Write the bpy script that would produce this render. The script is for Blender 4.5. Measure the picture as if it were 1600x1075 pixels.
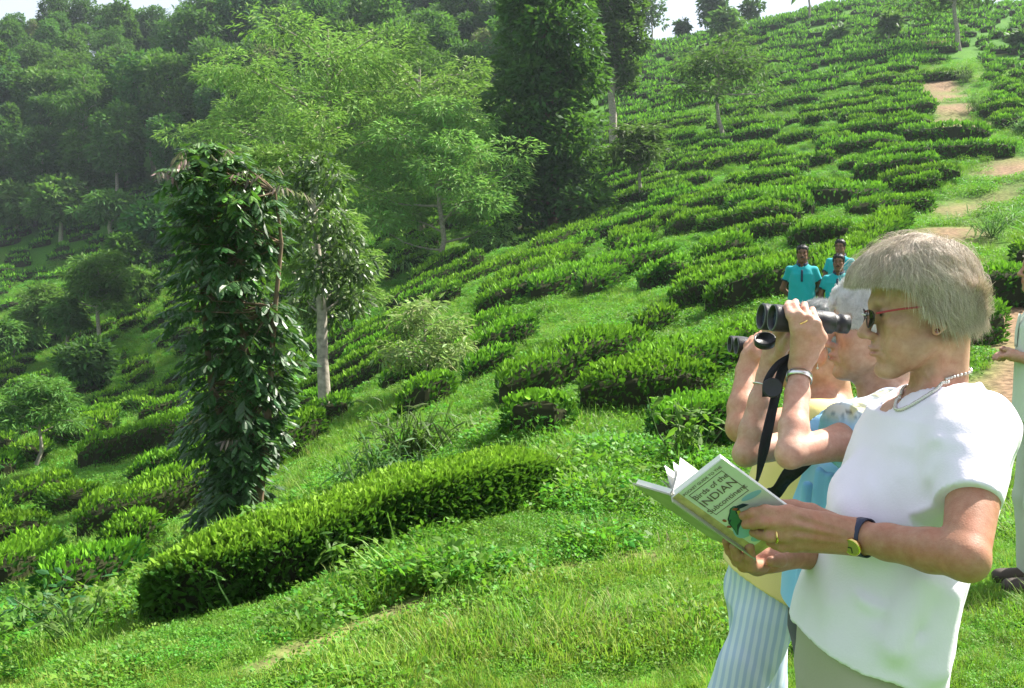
import bpy, math, random
import numpy as np
from mathutils import Vector, Matrix

for _o in list(bpy.data.objects):
    bpy.data.objects.remove(_o)
SC = bpy.context.scene
COL = SC.collection
rng = np.random.default_rng(11)
random.seed(11)

# ------------------------------------------------------------------ camera
FOC = 1600.0                      # focal length in photograph pixels (36 mm on a 36 mm sensor)
EYE = 1.55
PITCH = math.atan((537.5 - 430.0) / FOC)
cam_data = bpy.data.cameras.new('camera')
cam = bpy.data.objects.new('camera', cam_data)
COL.objects.link(cam)
cam_data.sensor_width = 36.0
cam_data.lens = 36.0
cam_data.clip_start = 0.05
cam_data.clip_end = 2000.0
cam.location = (0, 0, EYE)
cam.rotation_euler = (math.pi / 2 - PITCH, 0, 0)
SC.camera = cam

# ------------------------------------------------------------------ sky, sun, exposure
SUN_AZ, SUN_EL = math.radians(64.0), math.radians(47.0)
world = bpy.data.worlds.new('World')
SC.world = world
world.use_nodes = True
wn, wl = world.node_tree.nodes, world.node_tree.links
wn.clear()
w_out = wn.new('ShaderNodeOutputWorld')
w_bg = wn.new('ShaderNodeBackground')
w_sky = wn.new('ShaderNodeTexSky')
w_sky.sky_type = 'NISHITA'
w_sky.sun_disc = False
w_sky.sun_elevation = SUN_EL
w_sky.sun_rotation = SUN_AZ
w_sky.air_density = 1.0
w_sky.dust_density = 3.5
w_mix = wn.new('ShaderNodeMix')          # thin even veil of white cloud over the whole sky
w_mix.data_type = 'RGBA'
w_mix.inputs[0].default_value = 0.62
w_mix.inputs[7].default_value = (5.0, 5.35, 6.0, 1)
w_bg.inputs['Strength'].default_value = 0.078
wl.new(w_sky.outputs['Color'], w_mix.inputs[6])
wl.new(w_mix.outputs[2], w_bg.inputs['Color'])
wl.new(w_bg.outputs[0], w_out.inputs['Surface'])

sun_data = bpy.data.lights.new('sun', 'SUN')
sun_data.energy = 5.0
sun_data.angle = math.radians(0.6)
sun_data.color = (1.0, 0.95, 0.86)
sun = bpy.data.objects.new('sun', sun_data)
COL.objects.link(sun)
_sd = Vector((math.sin(SUN_AZ) * math.cos(SUN_EL), math.cos(SUN_AZ) * math.cos(SUN_EL), math.sin(SUN_EL)))
sun.rotation_euler = _sd.to_track_quat('Z', 'Y').to_euler()
sun.location = _sd * 60

SC.view_settings.view_transform = 'Standard'
SC.view_settings.look = 'None'
SC.view_settings.gamma = 1.0
SC.view_settings.use_curve_mapping = False
SC.view_settings.exposure = 1.55
SC.render.engine = 'CYCLES'
SC.cycles.use_denoising = True
SC.cycles.max_bounces = 6
SC.cycles.diffuse_bounces = 2
SC.cycles.glossy_bounces = 2
SC.cycles.transmission_bounces = 4
SC.cycles.volume_bounces = 0
SC.cycles.transparent_max_bounces = 4

# ------------------------------------------------------------------ helpers
_cp, _sp = math.cos(PITCH), math.sin(PITCH)

def P(px, py, Y):
    """world point seen at photograph pixel (px, py) at world distance Y"""
    xc, yc = (px - 800.0) / FOC, (537.5 - py) / FOC
    dy = _cp + yc * _sp
    dz = yc * _cp - _sp
    t = Y / dy
    return np.array([xc * t, Y, EYE + dz * t])

def pix(p):
    """photograph pixel of world point(s)"""
    p = np.asarray(p, float)
    x, y, z = p[..., 0], p[..., 1], p[..., 2] - EYE
    fwd = y * _cp - z * _sp
    up = y * _sp + z * _cp
    return 800 + FOC * x / fwd, 537.5 - FOC * up / fwd

def tag(o, label=None, cat=None, group=None, kind=None):
    if label: o['label'] = label
    if cat: o['category'] = cat
    if group: o['group'] = group
    if kind: o['kind'] = kind
    return o

def empty(name, loc=(0, 0, 0)):
    o = bpy.data.objects.new(name, None)
    COL.objects.link(o)
    o.location = loc
    o.empty_display_size = 0.1
    return o

def make_mesh(name, V, F, mats=(), mi=None, col=None, smooth=False):
    """V (n,3); F (m,4) or (m,3) int array or a list of such arrays"""
    me = bpy.data.meshes.new(name)
    V = np.asarray(V, np.float32)
    Fs = F if isinstance(F, list) else [F]
    Fs = [np.asarray(f, np.int32) for f in Fs if len(f)]
    nl = sum(f.size for f in Fs); nf = sum(len(f) for f in Fs)
    me.vertices.add(len(V)); me.vertices.foreach_set('co', V.ravel())
    me.loops.add(nl); me.loops.foreach_set('vertex_index', np.concatenate([f.ravel() for f in Fs]))
    tot = np.concatenate([np.full(len(f), f.shape[1], np.int32) for f in Fs])
    st = np.concatenate([[0], np.cumsum(tot)[:-1]]).astype(np.int32)
    me.polygons.add(nf); me.polygons.foreach_set('loop_start', st)
    try: me.polygons.foreach_set('loop_total', tot)
    except Exception: pass
    for m in mats: me.materials.append(m)
    if mi is not None: me.polygons.foreach_set('material_index', np.asarray(mi, np.int32))
    me.polygons.foreach_set('use_smooth', np.full(nf, bool(smooth)))
    if col is not None:
        col = np.asarray(col, np.float32)
        if col.shape[1] == 3: col = np.hstack([col, np.ones((len(col), 1), np.float32)])
        a = me.color_attributes.new('col', 'FLOAT_COLOR', 'POINT')
        a.data.foreach_set('color', col.ravel())
    me.update(calc_edges=True)
    return me

def obj(name, me, parent=None, loc=None):
    o = bpy.data.objects.new(name, me)
    COL.objects.link(o)
    if parent is not None: o.parent = parent
    if loc is not None: o.location = loc
    return o

class Geo:
    """collects vertex/face/colour blocks"""
    def __init__(s): s.V = []; s.F = {3: [], 4: []}; s.C = []; s.M = {3: [], 4: []}; s.n = 0
    def add(s, V, F, C=None, m=0):
        V = np.asarray(V, float).reshape(-1, 3); F = np.asarray(F, int)
        if C is None: C = (1, 1, 1)
        C = np.asarray(C, float)
        if C.ndim == 1: C = np.tile(C[:3], (len(V), 1))
        s.V.append(V); s.C.append(C[:, :3]); k = F.shape[1]
        s.F[k].append(F + s.n); s.M[k].append(np.full(len(F), m)); s.n += len(V)
    def mesh(s, name, mats, origin=(0, 0, 0), smooth=False):
        V = np.concatenate(s.V) - np.asarray(origin)
        Fs, M = [], []
        for k in (3, 4):
            if s.F[k]: Fs.append(np.concatenate(s.F[k])); M.append(np.concatenate(s.M[k]))
        return make_mesh(name, V, Fs, mats, np.concatenate(M), np.concatenate(s.C), smooth)

def norm(v): 
    v = np.asarray(v, float)
    return v / np.maximum(np.linalg.norm(v, axis=-1, keepdims=True), 1e-9)

def tube(path, rad, sides=6, cap=True):
    path = np.asarray(path, float); n = len(path)
    rad = np.broadcast_to(np.asarray(rad, float), (n,))
    t = np.gradient(path, axis=0); t = norm(t)
    ref = np.array([0.0, 0, 1]) if abs(t[:, 2]).mean() < 0.8 else np.array([1.0, 0, 0])
    u = norm(np.cross(t, ref)); v = np.cross(t, u)
    a = np.linspace(0, 2 * math.pi, sides, endpoint=False)
    V = path[:, None] + rad[:, None, None] * (np.cos(a)[None, :, None] * u[:, None] + np.sin(a)[None, :, None] * v[:, None])
    i = np.arange(n - 1)[:, None]; j = np.arange(sides)[None]
    k = (j + 1) % sides
    F = np.stack([i * sides + j, i * sides + k, (i + 1) * sides + k, (i + 1) * sides + j], -1).reshape(-1, 4)
    V = V.reshape(-1, 3)
    return V, F

# value noise --------------------------------------------------------------
def _hash(i, j, k=0, s=0):
    n = (i * 73856093) ^ (j * 19349663) ^ (k * 83492791) ^ (s * 2654435)
    n = (n ^ (n >> 13)) * 1274126177 & 0x7fffffff
    n = (n ^ (n >> 16)) & 0xffff
    return n / 65535.0 * 2 - 1

def noise3(p, s=0):
    p = np.asarray(p, float)
    i = np.floor(p).astype(np.int64); f = p - i; f = f * f * (3 - 2 * f)
    r = 0
    for a in (0, 1):
        for b in (0, 1):
            for c in (0, 1):
                w = (f[..., 0] if a else 1 - f[..., 0]) * (f[..., 1] if b else 1 - f[..., 1]) * (f[..., 2] if c else 1 - f[..., 2])
                r = r + w * _hash(i[..., 0] + a, i[..., 1] + b, i[..., 2] + c, s)
    return r

def noise2(x, y, s=0):
    return noise3(np.stack([x, y, np.zeros_like(x)], -1), s)

# materials -----------------------------------------------------------------
def mat_new(name):
    m = bpy.data.materials.new(name); m.use_nodes = True
    n = m.node_tree.nodes; n.clear()
    return m, n, m.node_tree.links

def mat_leaf(name, rough=0.5, transl=0.35, spec=0.4, var=0.25, hue=0.03, tcol=(0.22, 0.52, 0.03)):
    """leaf: colour from the mesh, small per-object variation, translucent blade"""
    m, n, l = mat_new(name)
    out = n.new('ShaderNodeOutputMaterial')
    at = n.new('ShaderNodeAttribute'); at.attribute_name = 'col'
    oi = n.new('ShaderNodeObjectInfo')
    hs = n.new('ShaderNodeHueSaturation')
    mr = n.new('ShaderNodeMapRange'); mr.inputs['To Min'].default_value = 1 - var; mr.inputs['To Max'].default_value = 1 + var
    mh = n.new('ShaderNodeMapRange'); mh.inputs['To Min'].default_value = 0.5 - hue; mh.inputs['To Max'].default_value = 0.5 + hue
    l.new(oi.outputs['Random'], mr.inputs['Value']); l.new(oi.outputs['Random'], mh.inputs['Value'])
    l.new(at.outputs['Color'], hs.inputs['Color']); l.new(mr.outputs[0], hs.inputs['Value']); l.new(mh.outputs[0], hs.inputs['Hue'])
    pb = n.new('ShaderNodeBsdfPrincipled')
    pb.inputs['Roughness'].default_value = rough
    pb.inputs['Specular IOR Level'].default_value = spec
    l.new(hs.outputs[0], pb.inputs['Base Color'])
    tr = n.new('ShaderNodeBsdfTranslucent')
    tc = n.new('ShaderNodeMix'); tc.data_type = 'RGBA'; tc.blend_type = 'MIX'; tc.inputs[0].default_value = 0.35
    tc.inputs[7].default_value = (*tcol, 1)
    l.new(hs.outputs[0], tc.inputs[6]); l.new(tc.outputs[2], tr.inputs['Color'])
    mx = n.new('ShaderNodeMixShader'); mx.inputs[0].default_value = transl
    l.new(pb.outputs[0], mx.inputs[1]); l.new(tr.outputs[0], mx.inputs[2]); l.new(mx.outputs[0], out.inputs['Surface'])
    return m

def mat_plain(name, color, rough=0.6, spec=0.3, metal=0.0, bump=0.0, bscale=40.0, var=0.0, vscale=8.0, attr=False, sheen=0.0, sss=0.0):
    m, n, l = mat_new(name)
    out = n.new('ShaderNodeOutputMaterial')
    pb = n.new('ShaderNodeBsdfPrincipled')
    pb.inputs['Base Color'].default_value = (*color, 1)
    pb.inputs['Roughness'].default_value = rough
    pb.inputs['Specular IOR Level'].default_value = spec
    pb.inputs['Metallic'].default_value = metal
    if sheen: pb.inputs['Sheen Weight'].default_value = sheen
    if sss:
        pb.inputs['Subsurface Weight'].default_value = sss
        pb.inputs['Subsurface Radius'].default_value = (1.0, 0.35, 0.2)
        pb.inputs['Subsurface Scale'].default_value = 0.006
    l.new(pb.outputs[0], out.inputs['Surface'])
    tc = n.new('ShaderNodeTexCoord')
    src = None
    if attr:
        at = n.new('ShaderNodeAttribute'); at.attribute_name = 'col'; src = at.outputs['Color']
    if var:
        nz = n.new('ShaderNodeTexNoise'); nz.inputs['Scale'].default_value = vscale; nz.inputs['Detail'].default_value = 5
        l.new(tc.outputs['Object'], nz.inputs['Vector'])
        mr = n.new('ShaderNodeMapRange'); mr.inputs['From Min'].default_value = 0.3; mr.inputs['From Max'].default_value = 0.7
        mr.inputs['To Min'].default_value = 1 - var; mr.inputs['To Max'].default_value = 1 + var
        l.new(nz.outputs[0], mr.inputs['Value'])
        hs = n.new('ShaderNodeHueSaturation'); hs.inputs['Color'].default_value = (*color, 1)
        l.new(mr.outputs[0], hs.inputs['Value'])
        if src is not None: l.new(src, hs.inputs['Color'])
        src = hs.outputs[0]
    if src is not None: l.new(src, pb.inputs['Base Color'])
    if bump:
        nb = n.new('ShaderNodeTexNoise'); nb.inputs['Scale'].default_value = bscale; nb.inputs['Detail'].default_value = 6
        l.new(tc.outputs['Object'], nb.inputs['Vector'])
        bp = n.new('ShaderNodeBump'); bp.inputs['Strength'].default_value = bump; bp.inputs['Distance'].default_value = 0.01
        l.new(nb.outputs[0], bp.inputs['Height']); l.new(bp.outputs[0], pb.inputs['Normal'])
    return m
# ================================================================== terrain
_tp = [  # photograph pixel and distance of points on the ground
 (1590,720,8.5),(1580,570,13),(1560,430,20),(1500,340,29),(1560,255,38),(1500,180,52),(1470,110,72),(1400,60,100),(1340,6,135),
 (1600,130,68),(1600,20,115),(1600,240,40),
 (1400,640,12),(1250,578,14),(1330,570,14.2),(1260,470,18),(1250,338,32),(1200,275,45),(1200,205,61),(1150,155,80),(1150,100,105),(1150,46,135),(1250,24,136),
 (1000,900,5.3),(1000,780,7.2),(1000,680,9.6),(990,600,13),(1000,520,18.5),(950,440,27),(950,380,38),(980,300,52),(1000,200,75),(1000,150,92),(1000,78,132),
 (850,770,7.3),(800,700,9.8),(800,620,14),(800,540,20),(780,470,28),(800,400,40),(860,370,48),(750,330,58),(735,190,95),(700,70,155),
 (600,1000,4.35),(640,850,6.1),(600,770,9.5),(600,690,14),(510,668,17),(600,600,23),(600,520,33),(600,420,48),(600,370,58),(550,300,72),(550,200,105),(500,95,155),
 (400,1010,4.25),(420,955,5.3),(330,800,13.5),(230,900,9.6),(110,950,8.0),(0,1000,7.0),(60,1075,4.9),(180,1010,5.1),(270,985,5.3),
 (100,800,18),(200,720,24),(100,700,28),(50,735,25),(250,620,42),(100,600,50),(220,482,66),(150,545,58),(0,555,64),(0,385,98),(100,330,104),
 (150,250,118),(300,210,115),(100,150,135),(200,95,155),(350,95,158),(0,110,148),(400,300,88),(400,450,60),(430,560,38),(400,700,20),
]
_td = []
for a, b, Y in _tp:
    q = P(a, b, Y); _td.append((q[0], q[1], q[2]))
# level shoulder of the hill under the walkers, and guesses beyond the frame
_td += [(x, y, 0.0) for x, y in ((-1.2, 0.6), (0, 0.5), (1.2, 0.6), (-1.0, 2.0), (0, 2.2), (1.2, 2.0), (2.6, 2.2), (0.3, 3.6), (1.8, 4), (3.2, 5), (2.0, 6.2), (-0.7, 3.4))]
_td += [(-4.2, 3.4, -0.7), (-9, 6, -2.2), (-16, 12, -3.6), (-30, 25, -5.0), (-60, 50, 2), (-90, 95, 24), (-120, 120, 36),
        (5, 3.5, 0.25), (10, 7, 0.8), (17, 14, 2.0), (28, 28, 5), (50, 50, 12), (90, 95, 30), (6, 1.5, 0.4), (20, 6, 1.6)]
_td += [(-110, 225, 38), (-40, 225, 40), (40, 175, 36), (90, 175, 43), (150, 165, 52), (20, 260, 36), (110, 260, 46), (-140, 260, 42)]
_td = np.array(_td)
TH_W = 2.2
def _feat(x, y):
    r = np.hypot(x, y); th = np.arctan2(x, y)
    return np.clip(th, -1.05, 1.05) * TH_W, np.log(np.maximum(r, 0.4)), th
def _phi(d2): return 0.5 * d2 * np.log(d2 + 1e-9)
_fa, _fb, _ = _feat(_td[:, 0], _td[:, 1])
_g = _td[:, 2] / (np.hypot(_td[:, 0], _td[:, 1]) + 10)
_N = len(_td)
_A = np.zeros((_N + 3, _N + 3))
_A[:_N, :_N] = _phi((_fa[:, None] - _fa) ** 2 + (_fb[:, None] - _fb) ** 2) + 0.004 * np.eye(_N)
_A[:_N, _N] = 1; _A[:_N, _N + 1] = _fa; _A[:_N, _N + 2] = _fb
_A[_N:, :_N] = _A[:_N, _N:].T
_W = np.linalg.solve(_A, np.concatenate([_g, np.zeros(3)]))

def _height_raw(x, y):
    a, b, th = _feat(x, y)
    g = _W[_N] + _W[_N + 1] * a + _W[_N + 2] * b
    for i in range(_N):
        g = g + _W[i] * _phi((a - _fa[i]) ** 2 + (b - _fb[i]) ** 2)
    r = np.hypot(x, y)
    back = np.clip((np.abs(th) - 1.1) / 1.6, 0, 1); back = back * back * (3 - 2 * back)
    z = g * (r + 10) * (1 - back)
    nr = np.clip((r - 3) / 12, 0, 1)
    z = z + (0.02 + 0.10 * nr) * noise2(x * 0.9, y * 0.9, 3) + 0.012 * noise2(x * 4, y * 4, 5) + 0.25 * np.clip((r - 14) / 30, 0, 1) * noise2(x * 0.22, y * 0.22, 9)
    return z

_ths = np.radians(np.concatenate([np.arange(-180, -46, 4.0), np.arange(-46, 46, 0.42), np.arange(46, 180.1, 4.0)]))
_lrs = np.linspace(math.log(0.15), math.log(330), 250)
_TT, _RR = np.meshgrid(_ths, np.exp(_lrs), indexing='ij')
_GX, _GY = _RR * np.sin(_TT), _RR * np.cos(_TT)
_GZ = _height_raw(_GX.ravel(), _GY.ravel()).reshape(_GX.shape)

def height(x, y):
    x = np.asarray(x, float); y = np.asarray(y, float)
    fi = np.interp(np.arctan2(x, y), _ths, np.arange(len(_ths)))
    fj = np.interp(np.log(np.maximum(np.hypot(x, y), 0.15)), _lrs, np.arange(len(_lrs)))
    i = np.minimum(fi.astype(int), len(_ths) - 2); j = np.minimum(fj.astype(int), len(_lrs) - 2)
    u, v = fi - i, fj - j
    return (_GZ[i, j] * (1 - u) * (1 - v) + _GZ[i + 1, j] * u * (1 - v) + _GZ[i, j + 1] * (1 - u) * v + _GZ[i + 1, j + 1] * u * v)

def ground(px, py, ymin=2.5, ymax=300):
    """first point of the ground seen at a photograph pixel beyond ymin"""
    Ys = np.exp(np.linspace(math.log(ymin), math.log(ymax), 500))
    pts = np.array([P(px, py, 1.0)]); d = pts[0] - np.array([0, 0, EYE])
    q = np.array([0, 0, EYE]) + d[None] * Ys[:, None]
    below = q[:, 2] < height(q[:, 0], q[:, 1])
    k = np.argmax(below)
    if not below.any(): k = len(Ys) - 1
    return np.array([q[k, 0], q[k, 1], float(height(q[k, 0], q[k, 1]))])

def gz(x, y): return float(height(np.array([x]), np.array([y]))[0])

# bare earth: footpaths given as photograph pixels
def _seg_dist(x, y, pts):
    d = np.full(x.shape, 1e9)
    for (a, b) in zip(pts[:-1], pts[1:]):
        ab = b - a; t = np.clip(((x - a[0]) * ab[0] + (y - a[1]) * ab[1]) / (ab @ ab), 0, 1)
        d = np.minimum(d, np.hypot(x - a[0] - t * ab[0], y - a[1] - t * ab[1]))
    return d
_pathA = [ground(*q)[:2] for q in ((430, 1040), (520, 995), (620, 955), (710, 935), (800, 915), (920, 885), (1010, 868))]
_pathB = [ground(*q)[:2] for q in ((1596, 800), (1590, 720), (1598, 620), (1585, 500), (1530, 420), (1480, 360), (1490, 325), (1570, 290), (1585, 255), (1530, 240), (1500, 215), (1490, 185), (1470, 150), (1470, 118))]
def dirt_mask(x, y):
    r = np.hypot(x, y)
    dA = _seg_dist(x, y, _pathA); dB = _seg_dist(x, y, _pathB)
    nz = noise2(x * 1.7, y * 1.7, 21) * 0.6 + noise2(x * 5, y * 5, 22) * 0.4
    a = np.clip(1.25 - dA / (0.13 + 0.14 * nz), 0, 1)
    wB = np.clip(0.14 + 0.030 * r, 0.2, 1.5)
    b = np.clip(1.3 - dB / (wB * (1 + 0.7 * nz)), 0, 1)
    b = b * np.clip((y - 6.6) / 1.0, 0, 1) * np.clip(.75 + .9 * noise2(x * .35 + 3, y * .35, 24), 0, 1)
    return np.maximum(a * 0.62, b)

_dm = dirt_mask(_GX.ravel(), _GY.ravel())
_rr = _RR.ravel()
_n1 = noise2(_GX.ravel() * 0.35, _GY.ravel() * 0.35, 31); _n2 = noise2(_GX.ravel() * 2.1, _GY.ravel() * 2.1, 32)
_gc = np.stack([0.055 + 0.018 * _n1 + 0.012 * _n2, 0.155 + 0.03 * _n1 + 0.02 * _n2, 0.012 + 0.004 * _n1], -1)
_bare = np.clip((noise2(_GX.ravel() * 0.5 + 7, _GY.ravel() * 0.5, 33) - 0.68) * 3, 0, 0.5)[:, None]
_earth = np.array([0.225, 0.15, 0.09]) * (1 + 0.18 * _n2[:, None])
_m = np.maximum(_dm[:, None], _bare * (_rr[:, None] > 9))
_gc = _gc * (1 - _m) + _earth * _m
nT, nR = _GX.shape
_i = np.arange(nT - 1)[:, None]; _j = np.arange(nR - 1)[None]
_F = np.stack([_i * nR + _j, _i * nR + _j + 1, (_i + 1) * nR + _j + 1, (_i + 1) * nR + _j], -1).reshape(-1, 4)[:, ::-1]

M_ground, n, l = mat_new('grassy_earth')
_o = n.new('ShaderNodeOutputMaterial'); _p = n.new('ShaderNodeBsdfPrincipled'); _at = n.new('ShaderNodeAttribute'); _at.attribute_name = 'col'
_tc = n.new('ShaderNodeTexCoord'); _nz = n.new('ShaderNodeTexNoise'); _nz.inputs['Scale'].default_value = 9; _nz.inputs['Detail'].default_value = 8
_mr = n.new('ShaderNodeMapRange'); _mr.inputs['From Min'].default_value = 0.3; _mr.inputs['From Max'].default_value = 0.7; _mr.inputs['To Min'].default_value = 0.6; _mr.inputs['To Max'].default_value = 1.35
_hs = n.new('ShaderNodeHueSaturation'); _bp = n.new('ShaderNodeBump'); _bp.inputs['Strength'].default_value = 0.8; _bp.inputs['Distance'].default_value = 0.06
l.new(_tc.outputs['Object'], _nz.inputs['Vector']); l.new(_nz.outputs[0], _mr.inputs['Value']); l.new(_mr.outputs[0], _hs.inputs['Value'])
l.new(_at.outputs['Color'], _hs.inputs['Color']); l.new(_hs.outputs[0], _p.inputs['Base Color']); l.new(_nz.outputs[0], _bp.inputs['Height']); l.new(_bp.outputs[0], _p.inputs['Normal'])
_p.inputs['Roughness'].default_value = 0.95; _p.inputs['Specular IOR Level'].default_value = 0.1
l.new(_p.outputs[0], _o.inputs['Surface'])
ground_obj = obj('ground', make_mesh('ground', np.stack([_GX, _GY, _GZ], -1).reshape(-1, 3), _F, [M_ground], col=_gc, smooth=True))
tag(ground_obj, kind='structure')
# ================================================================== vegetation
M_tea = mat_leaf('tea_leaf', rough=0.6, transl=0.28, spec=0.12, var=0.12, hue=0.012)
M_grass = mat_leaf('grass_blade', rough=0.55, transl=0.42, spec=0.3, var=0.3, hue=0.025)
M_tree = mat_leaf('tree_leaf', rough=0.6, transl=0.34, spec=0.15, var=0.16, hue=0.015)
M_gloss = mat_leaf('glossy_leaf', rough=0.42, transl=0.22, spec=0.45, var=0.1, hue=0.01)
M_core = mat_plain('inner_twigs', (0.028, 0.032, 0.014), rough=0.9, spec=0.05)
M_bark = mat_plain('pale_bark', (0.30, 0.27, 0.22), rough=0.85, spec=0.15, bump=0.6, bscale=18, var=0.35, vscale=12)
M_bark2 = mat_plain('brown_bark', (0.16, 0.115, 0.075), rough=0.9, spec=0.1, bump=0.6, bscale=14, var=0.3, vscale=8)

def leaf_quads(p, d, s, L, W, fold=0.12, droop=0.0):
    """one folded rhombic blade per row"""
    d = norm(d); s = norm(s - d * (s * d).sum(-1, keepdims=True))
    nn = np.cross(d, s)
    L = np.asarray(L)[:, None]; W = np.asarray(W)[:, None]
    mid = p + d * L * 0.45
    up = nn * W * fold
    tip = p + d * L; tip = tip + np.array([0, 0, -1.0]) * L * droop
    V = np.stack([p, mid - s * W * 0.5 + up, tip, mid + s * W * 0.5 + up], 1)
    n = len(p)
    return V.reshape(-1, 3), np.arange(n * 4).reshape(n, 4)

def leaf_long(p, d, s, L, W, fold=0.15, droop=0.25):
    """finer blade of two quads with a bend, for plants near the camera"""
    d = norm(d); s = norm(s - d * (s * d).sum(-1, keepdims=True)); nn = np.cross(d, s)
    L = np.asarray(L)[:, None]; W = np.asarray(W)[:, None]
    dz = np.array([0, 0, -1.0])
    a = p; m1 = p + d * L * 0.3 + dz * L * droop * 0.08; m2 = p + d * L * 0.68 + dz * L * droop * 0.42; t = p + d * L + dz * L * droop
    V = np.stack([a, m1 - s * W * .45 + nn * W * fold, m1 + dz * 0, m1 + s * W * .45 + nn * W * fold, m2 - s * W * .42 + nn * W * fold, m2, m2 + s * W * .42 + nn * W * fold, t], 1)
    n = len(p); b = (np.arange(n) * 8)[:, None]
    q = np.concatenate([b + np.array([[1, 2, 5, 4]]), b + np.array([[2, 3, 6, 5]]), b + np.array([[0, 2, 1, 1]])[:, :4] * 0 + np.array([[0, 3, 2, 1]]), b + np.array([[4, 5, 6, 7]])])
    return V.reshape(-1, 3), q

def rdir(n, up=0.0):
    v = rng.normal(size=(n, 3)); v[:, 2] += up
    return norm(v)

def leaf_cols(n, base, var=0.25, young=None, w=None):
    c = np.asarray(base)[None] * (1 + var * rng.normal(size=(n, 1)).clip(-1.6, 1.8))
    c = c * (1 + 0.08 * rng.normal(size=(n, 3)))
    if young is not None:
        w = np.asarray(w)[:, None]; c = c * (1 - w) + np.asarray(young)[None] * w * (1 + 0.2 * rng.normal(size=(n, 1)))
    return c.clip(0.004, 0.9)

# ------------------------------------------------------------------ tea hedges
def hedge_geo(pts, width, h, nleaf, L, seed=0, core=True, near=False, geo=None, taper=0.0, young=(0.19, 0.40, 0.022), base=(0.018, 0.078, 0.008)):
    """a clipped, flat-topped row of tea along plan points, standing on the ground"""
    g = geo or Geo()
    pts = np.asarray(pts, float)[:, :2]
    seg = np.r_[0, np.cumsum(np.hypot(*np.diff(pts, axis=0).T))]; tot = seg[-1]
    def at(s):
        x = np.interp(s * tot, seg, pts[:, 0]); y = np.interp(s * tot, seg, pts[:, 1])
        e = 0.02; dx = np.interp((s + e) * tot, seg, pts[:, 0]) - np.interp((s - e) * tot, seg, pts[:, 0]); dy = np.interp((s + e) * tot, seg, pts[:, 1]) - np.interp((s - e) * tot, seg, pts[:, 1])
        k = np.hypot(dx, dy) + 1e-9
        return x, y, -dy / k, dx / k, dx / k, dy / k
    def shape(s):
        e = np.minimum(s, 1 - s) * tot / (width * 0.5)
        k = np.sqrt(np.clip(1 - (1 - np.clip(e, 0, 1)) ** 2, 0.02, 1))
        return k * (1 + 0.16 * noise2(s * tot * 1.3 + seed * 3.1, np.full_like(s, seed * 1.7), 2)), (0.55 + 0.45 * k) * (1 + 0.13 * noise2(s * tot * 1.1 + seed, np.full_like(s, 4.4 + seed), 6))
    def surf(s, a, k=1.0):
        x, y, nx, ny, tx, ty = at(s); kw, kh = shape(s)
        ca, sa = np.cos(a), np.sin(a)
        ox = np.sign(ca) * np.abs(ca) ** 0.5 * width * 0.5 * kw * k
        oz = np.abs(sa) ** 0.26 * h * kh * k * (1 - taper * np.clip((s - .45) / .55, 0, 1))
        lump = 1 + 0.10 * noise3(np.stack([s * tot * 2.2, a * 1.4, np.full_like(s, seed)], -1), 8)
        X = x + nx * ox * lump; Y = y + ny * ox * lump
        Z = height(X, Y) * 0.5 + height(x, y) * 0.5 + oz * lump
        N = np.stack([nx * ca, ny * ca, sa * 1.0], -1)
        return np.stack([X, Y, Z], -1), N, np.stack([tx, ty, 0 * tx], -1)
    # leaves
    s = rng.random(nleaf); _u = rng.random(nleaf); _sg = rng.choice([-1, 1], nleaf); _side = rng.random(nleaf) < 2 * h / (2 * h + width) * 0.9
    a = np.where(_side, np.arcsin(np.clip(_u, .02, 1) ** 3.85), np.arccos(_u ** 2)); a = np.where(_sg > 0, a, math.pi - a)
    top = np.sin(a)
    k = 1 - 0.16 * rng.random(nleaf) ** 2
    p, N, T = surf(s, a, k)
    d = norm(N * np.where(_side, .9, .5)[:, None] + np.array([0, 0, 0.6]) + rng.normal(size=(nleaf, 3)) * 0.5)
    sd = norm(np.cross(d, rng.normal(size=(nleaf, 3))))
    Ls = L * (0.65 + 0.7 * rng.random(nleaf)); Ws = Ls * (0.36 + 0.14 * rng.random(nleaf))
    w = np.clip((top - 0.5) * 3.0, 0, 1) * (0.4 + 0.6 * rng.random(nleaf)) * (k > 0.90)  # young flush on top, with sun glow on the tops also put into its colour
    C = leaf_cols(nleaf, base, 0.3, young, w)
    if near: V, F = leaf_long(p, d, sd, Ls, Ws, droop=0.12); C = np.repeat(C, 8, 0)
    else: V, F = leaf_quads(p, d, sd, Ls, Ws); C = np.repeat(C, 4, 0)
    g.add(V, F, C, 0)
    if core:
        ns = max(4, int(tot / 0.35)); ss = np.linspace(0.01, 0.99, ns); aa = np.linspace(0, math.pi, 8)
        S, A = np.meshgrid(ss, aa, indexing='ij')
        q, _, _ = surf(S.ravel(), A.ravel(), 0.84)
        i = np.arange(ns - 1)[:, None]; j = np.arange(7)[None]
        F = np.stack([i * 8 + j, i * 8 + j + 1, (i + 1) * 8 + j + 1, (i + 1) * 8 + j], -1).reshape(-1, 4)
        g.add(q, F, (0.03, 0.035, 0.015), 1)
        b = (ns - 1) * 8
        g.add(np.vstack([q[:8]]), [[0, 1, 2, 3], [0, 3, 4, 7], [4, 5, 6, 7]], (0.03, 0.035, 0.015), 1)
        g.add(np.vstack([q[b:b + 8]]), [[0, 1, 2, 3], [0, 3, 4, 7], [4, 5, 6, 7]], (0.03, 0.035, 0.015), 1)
    return g

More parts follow.
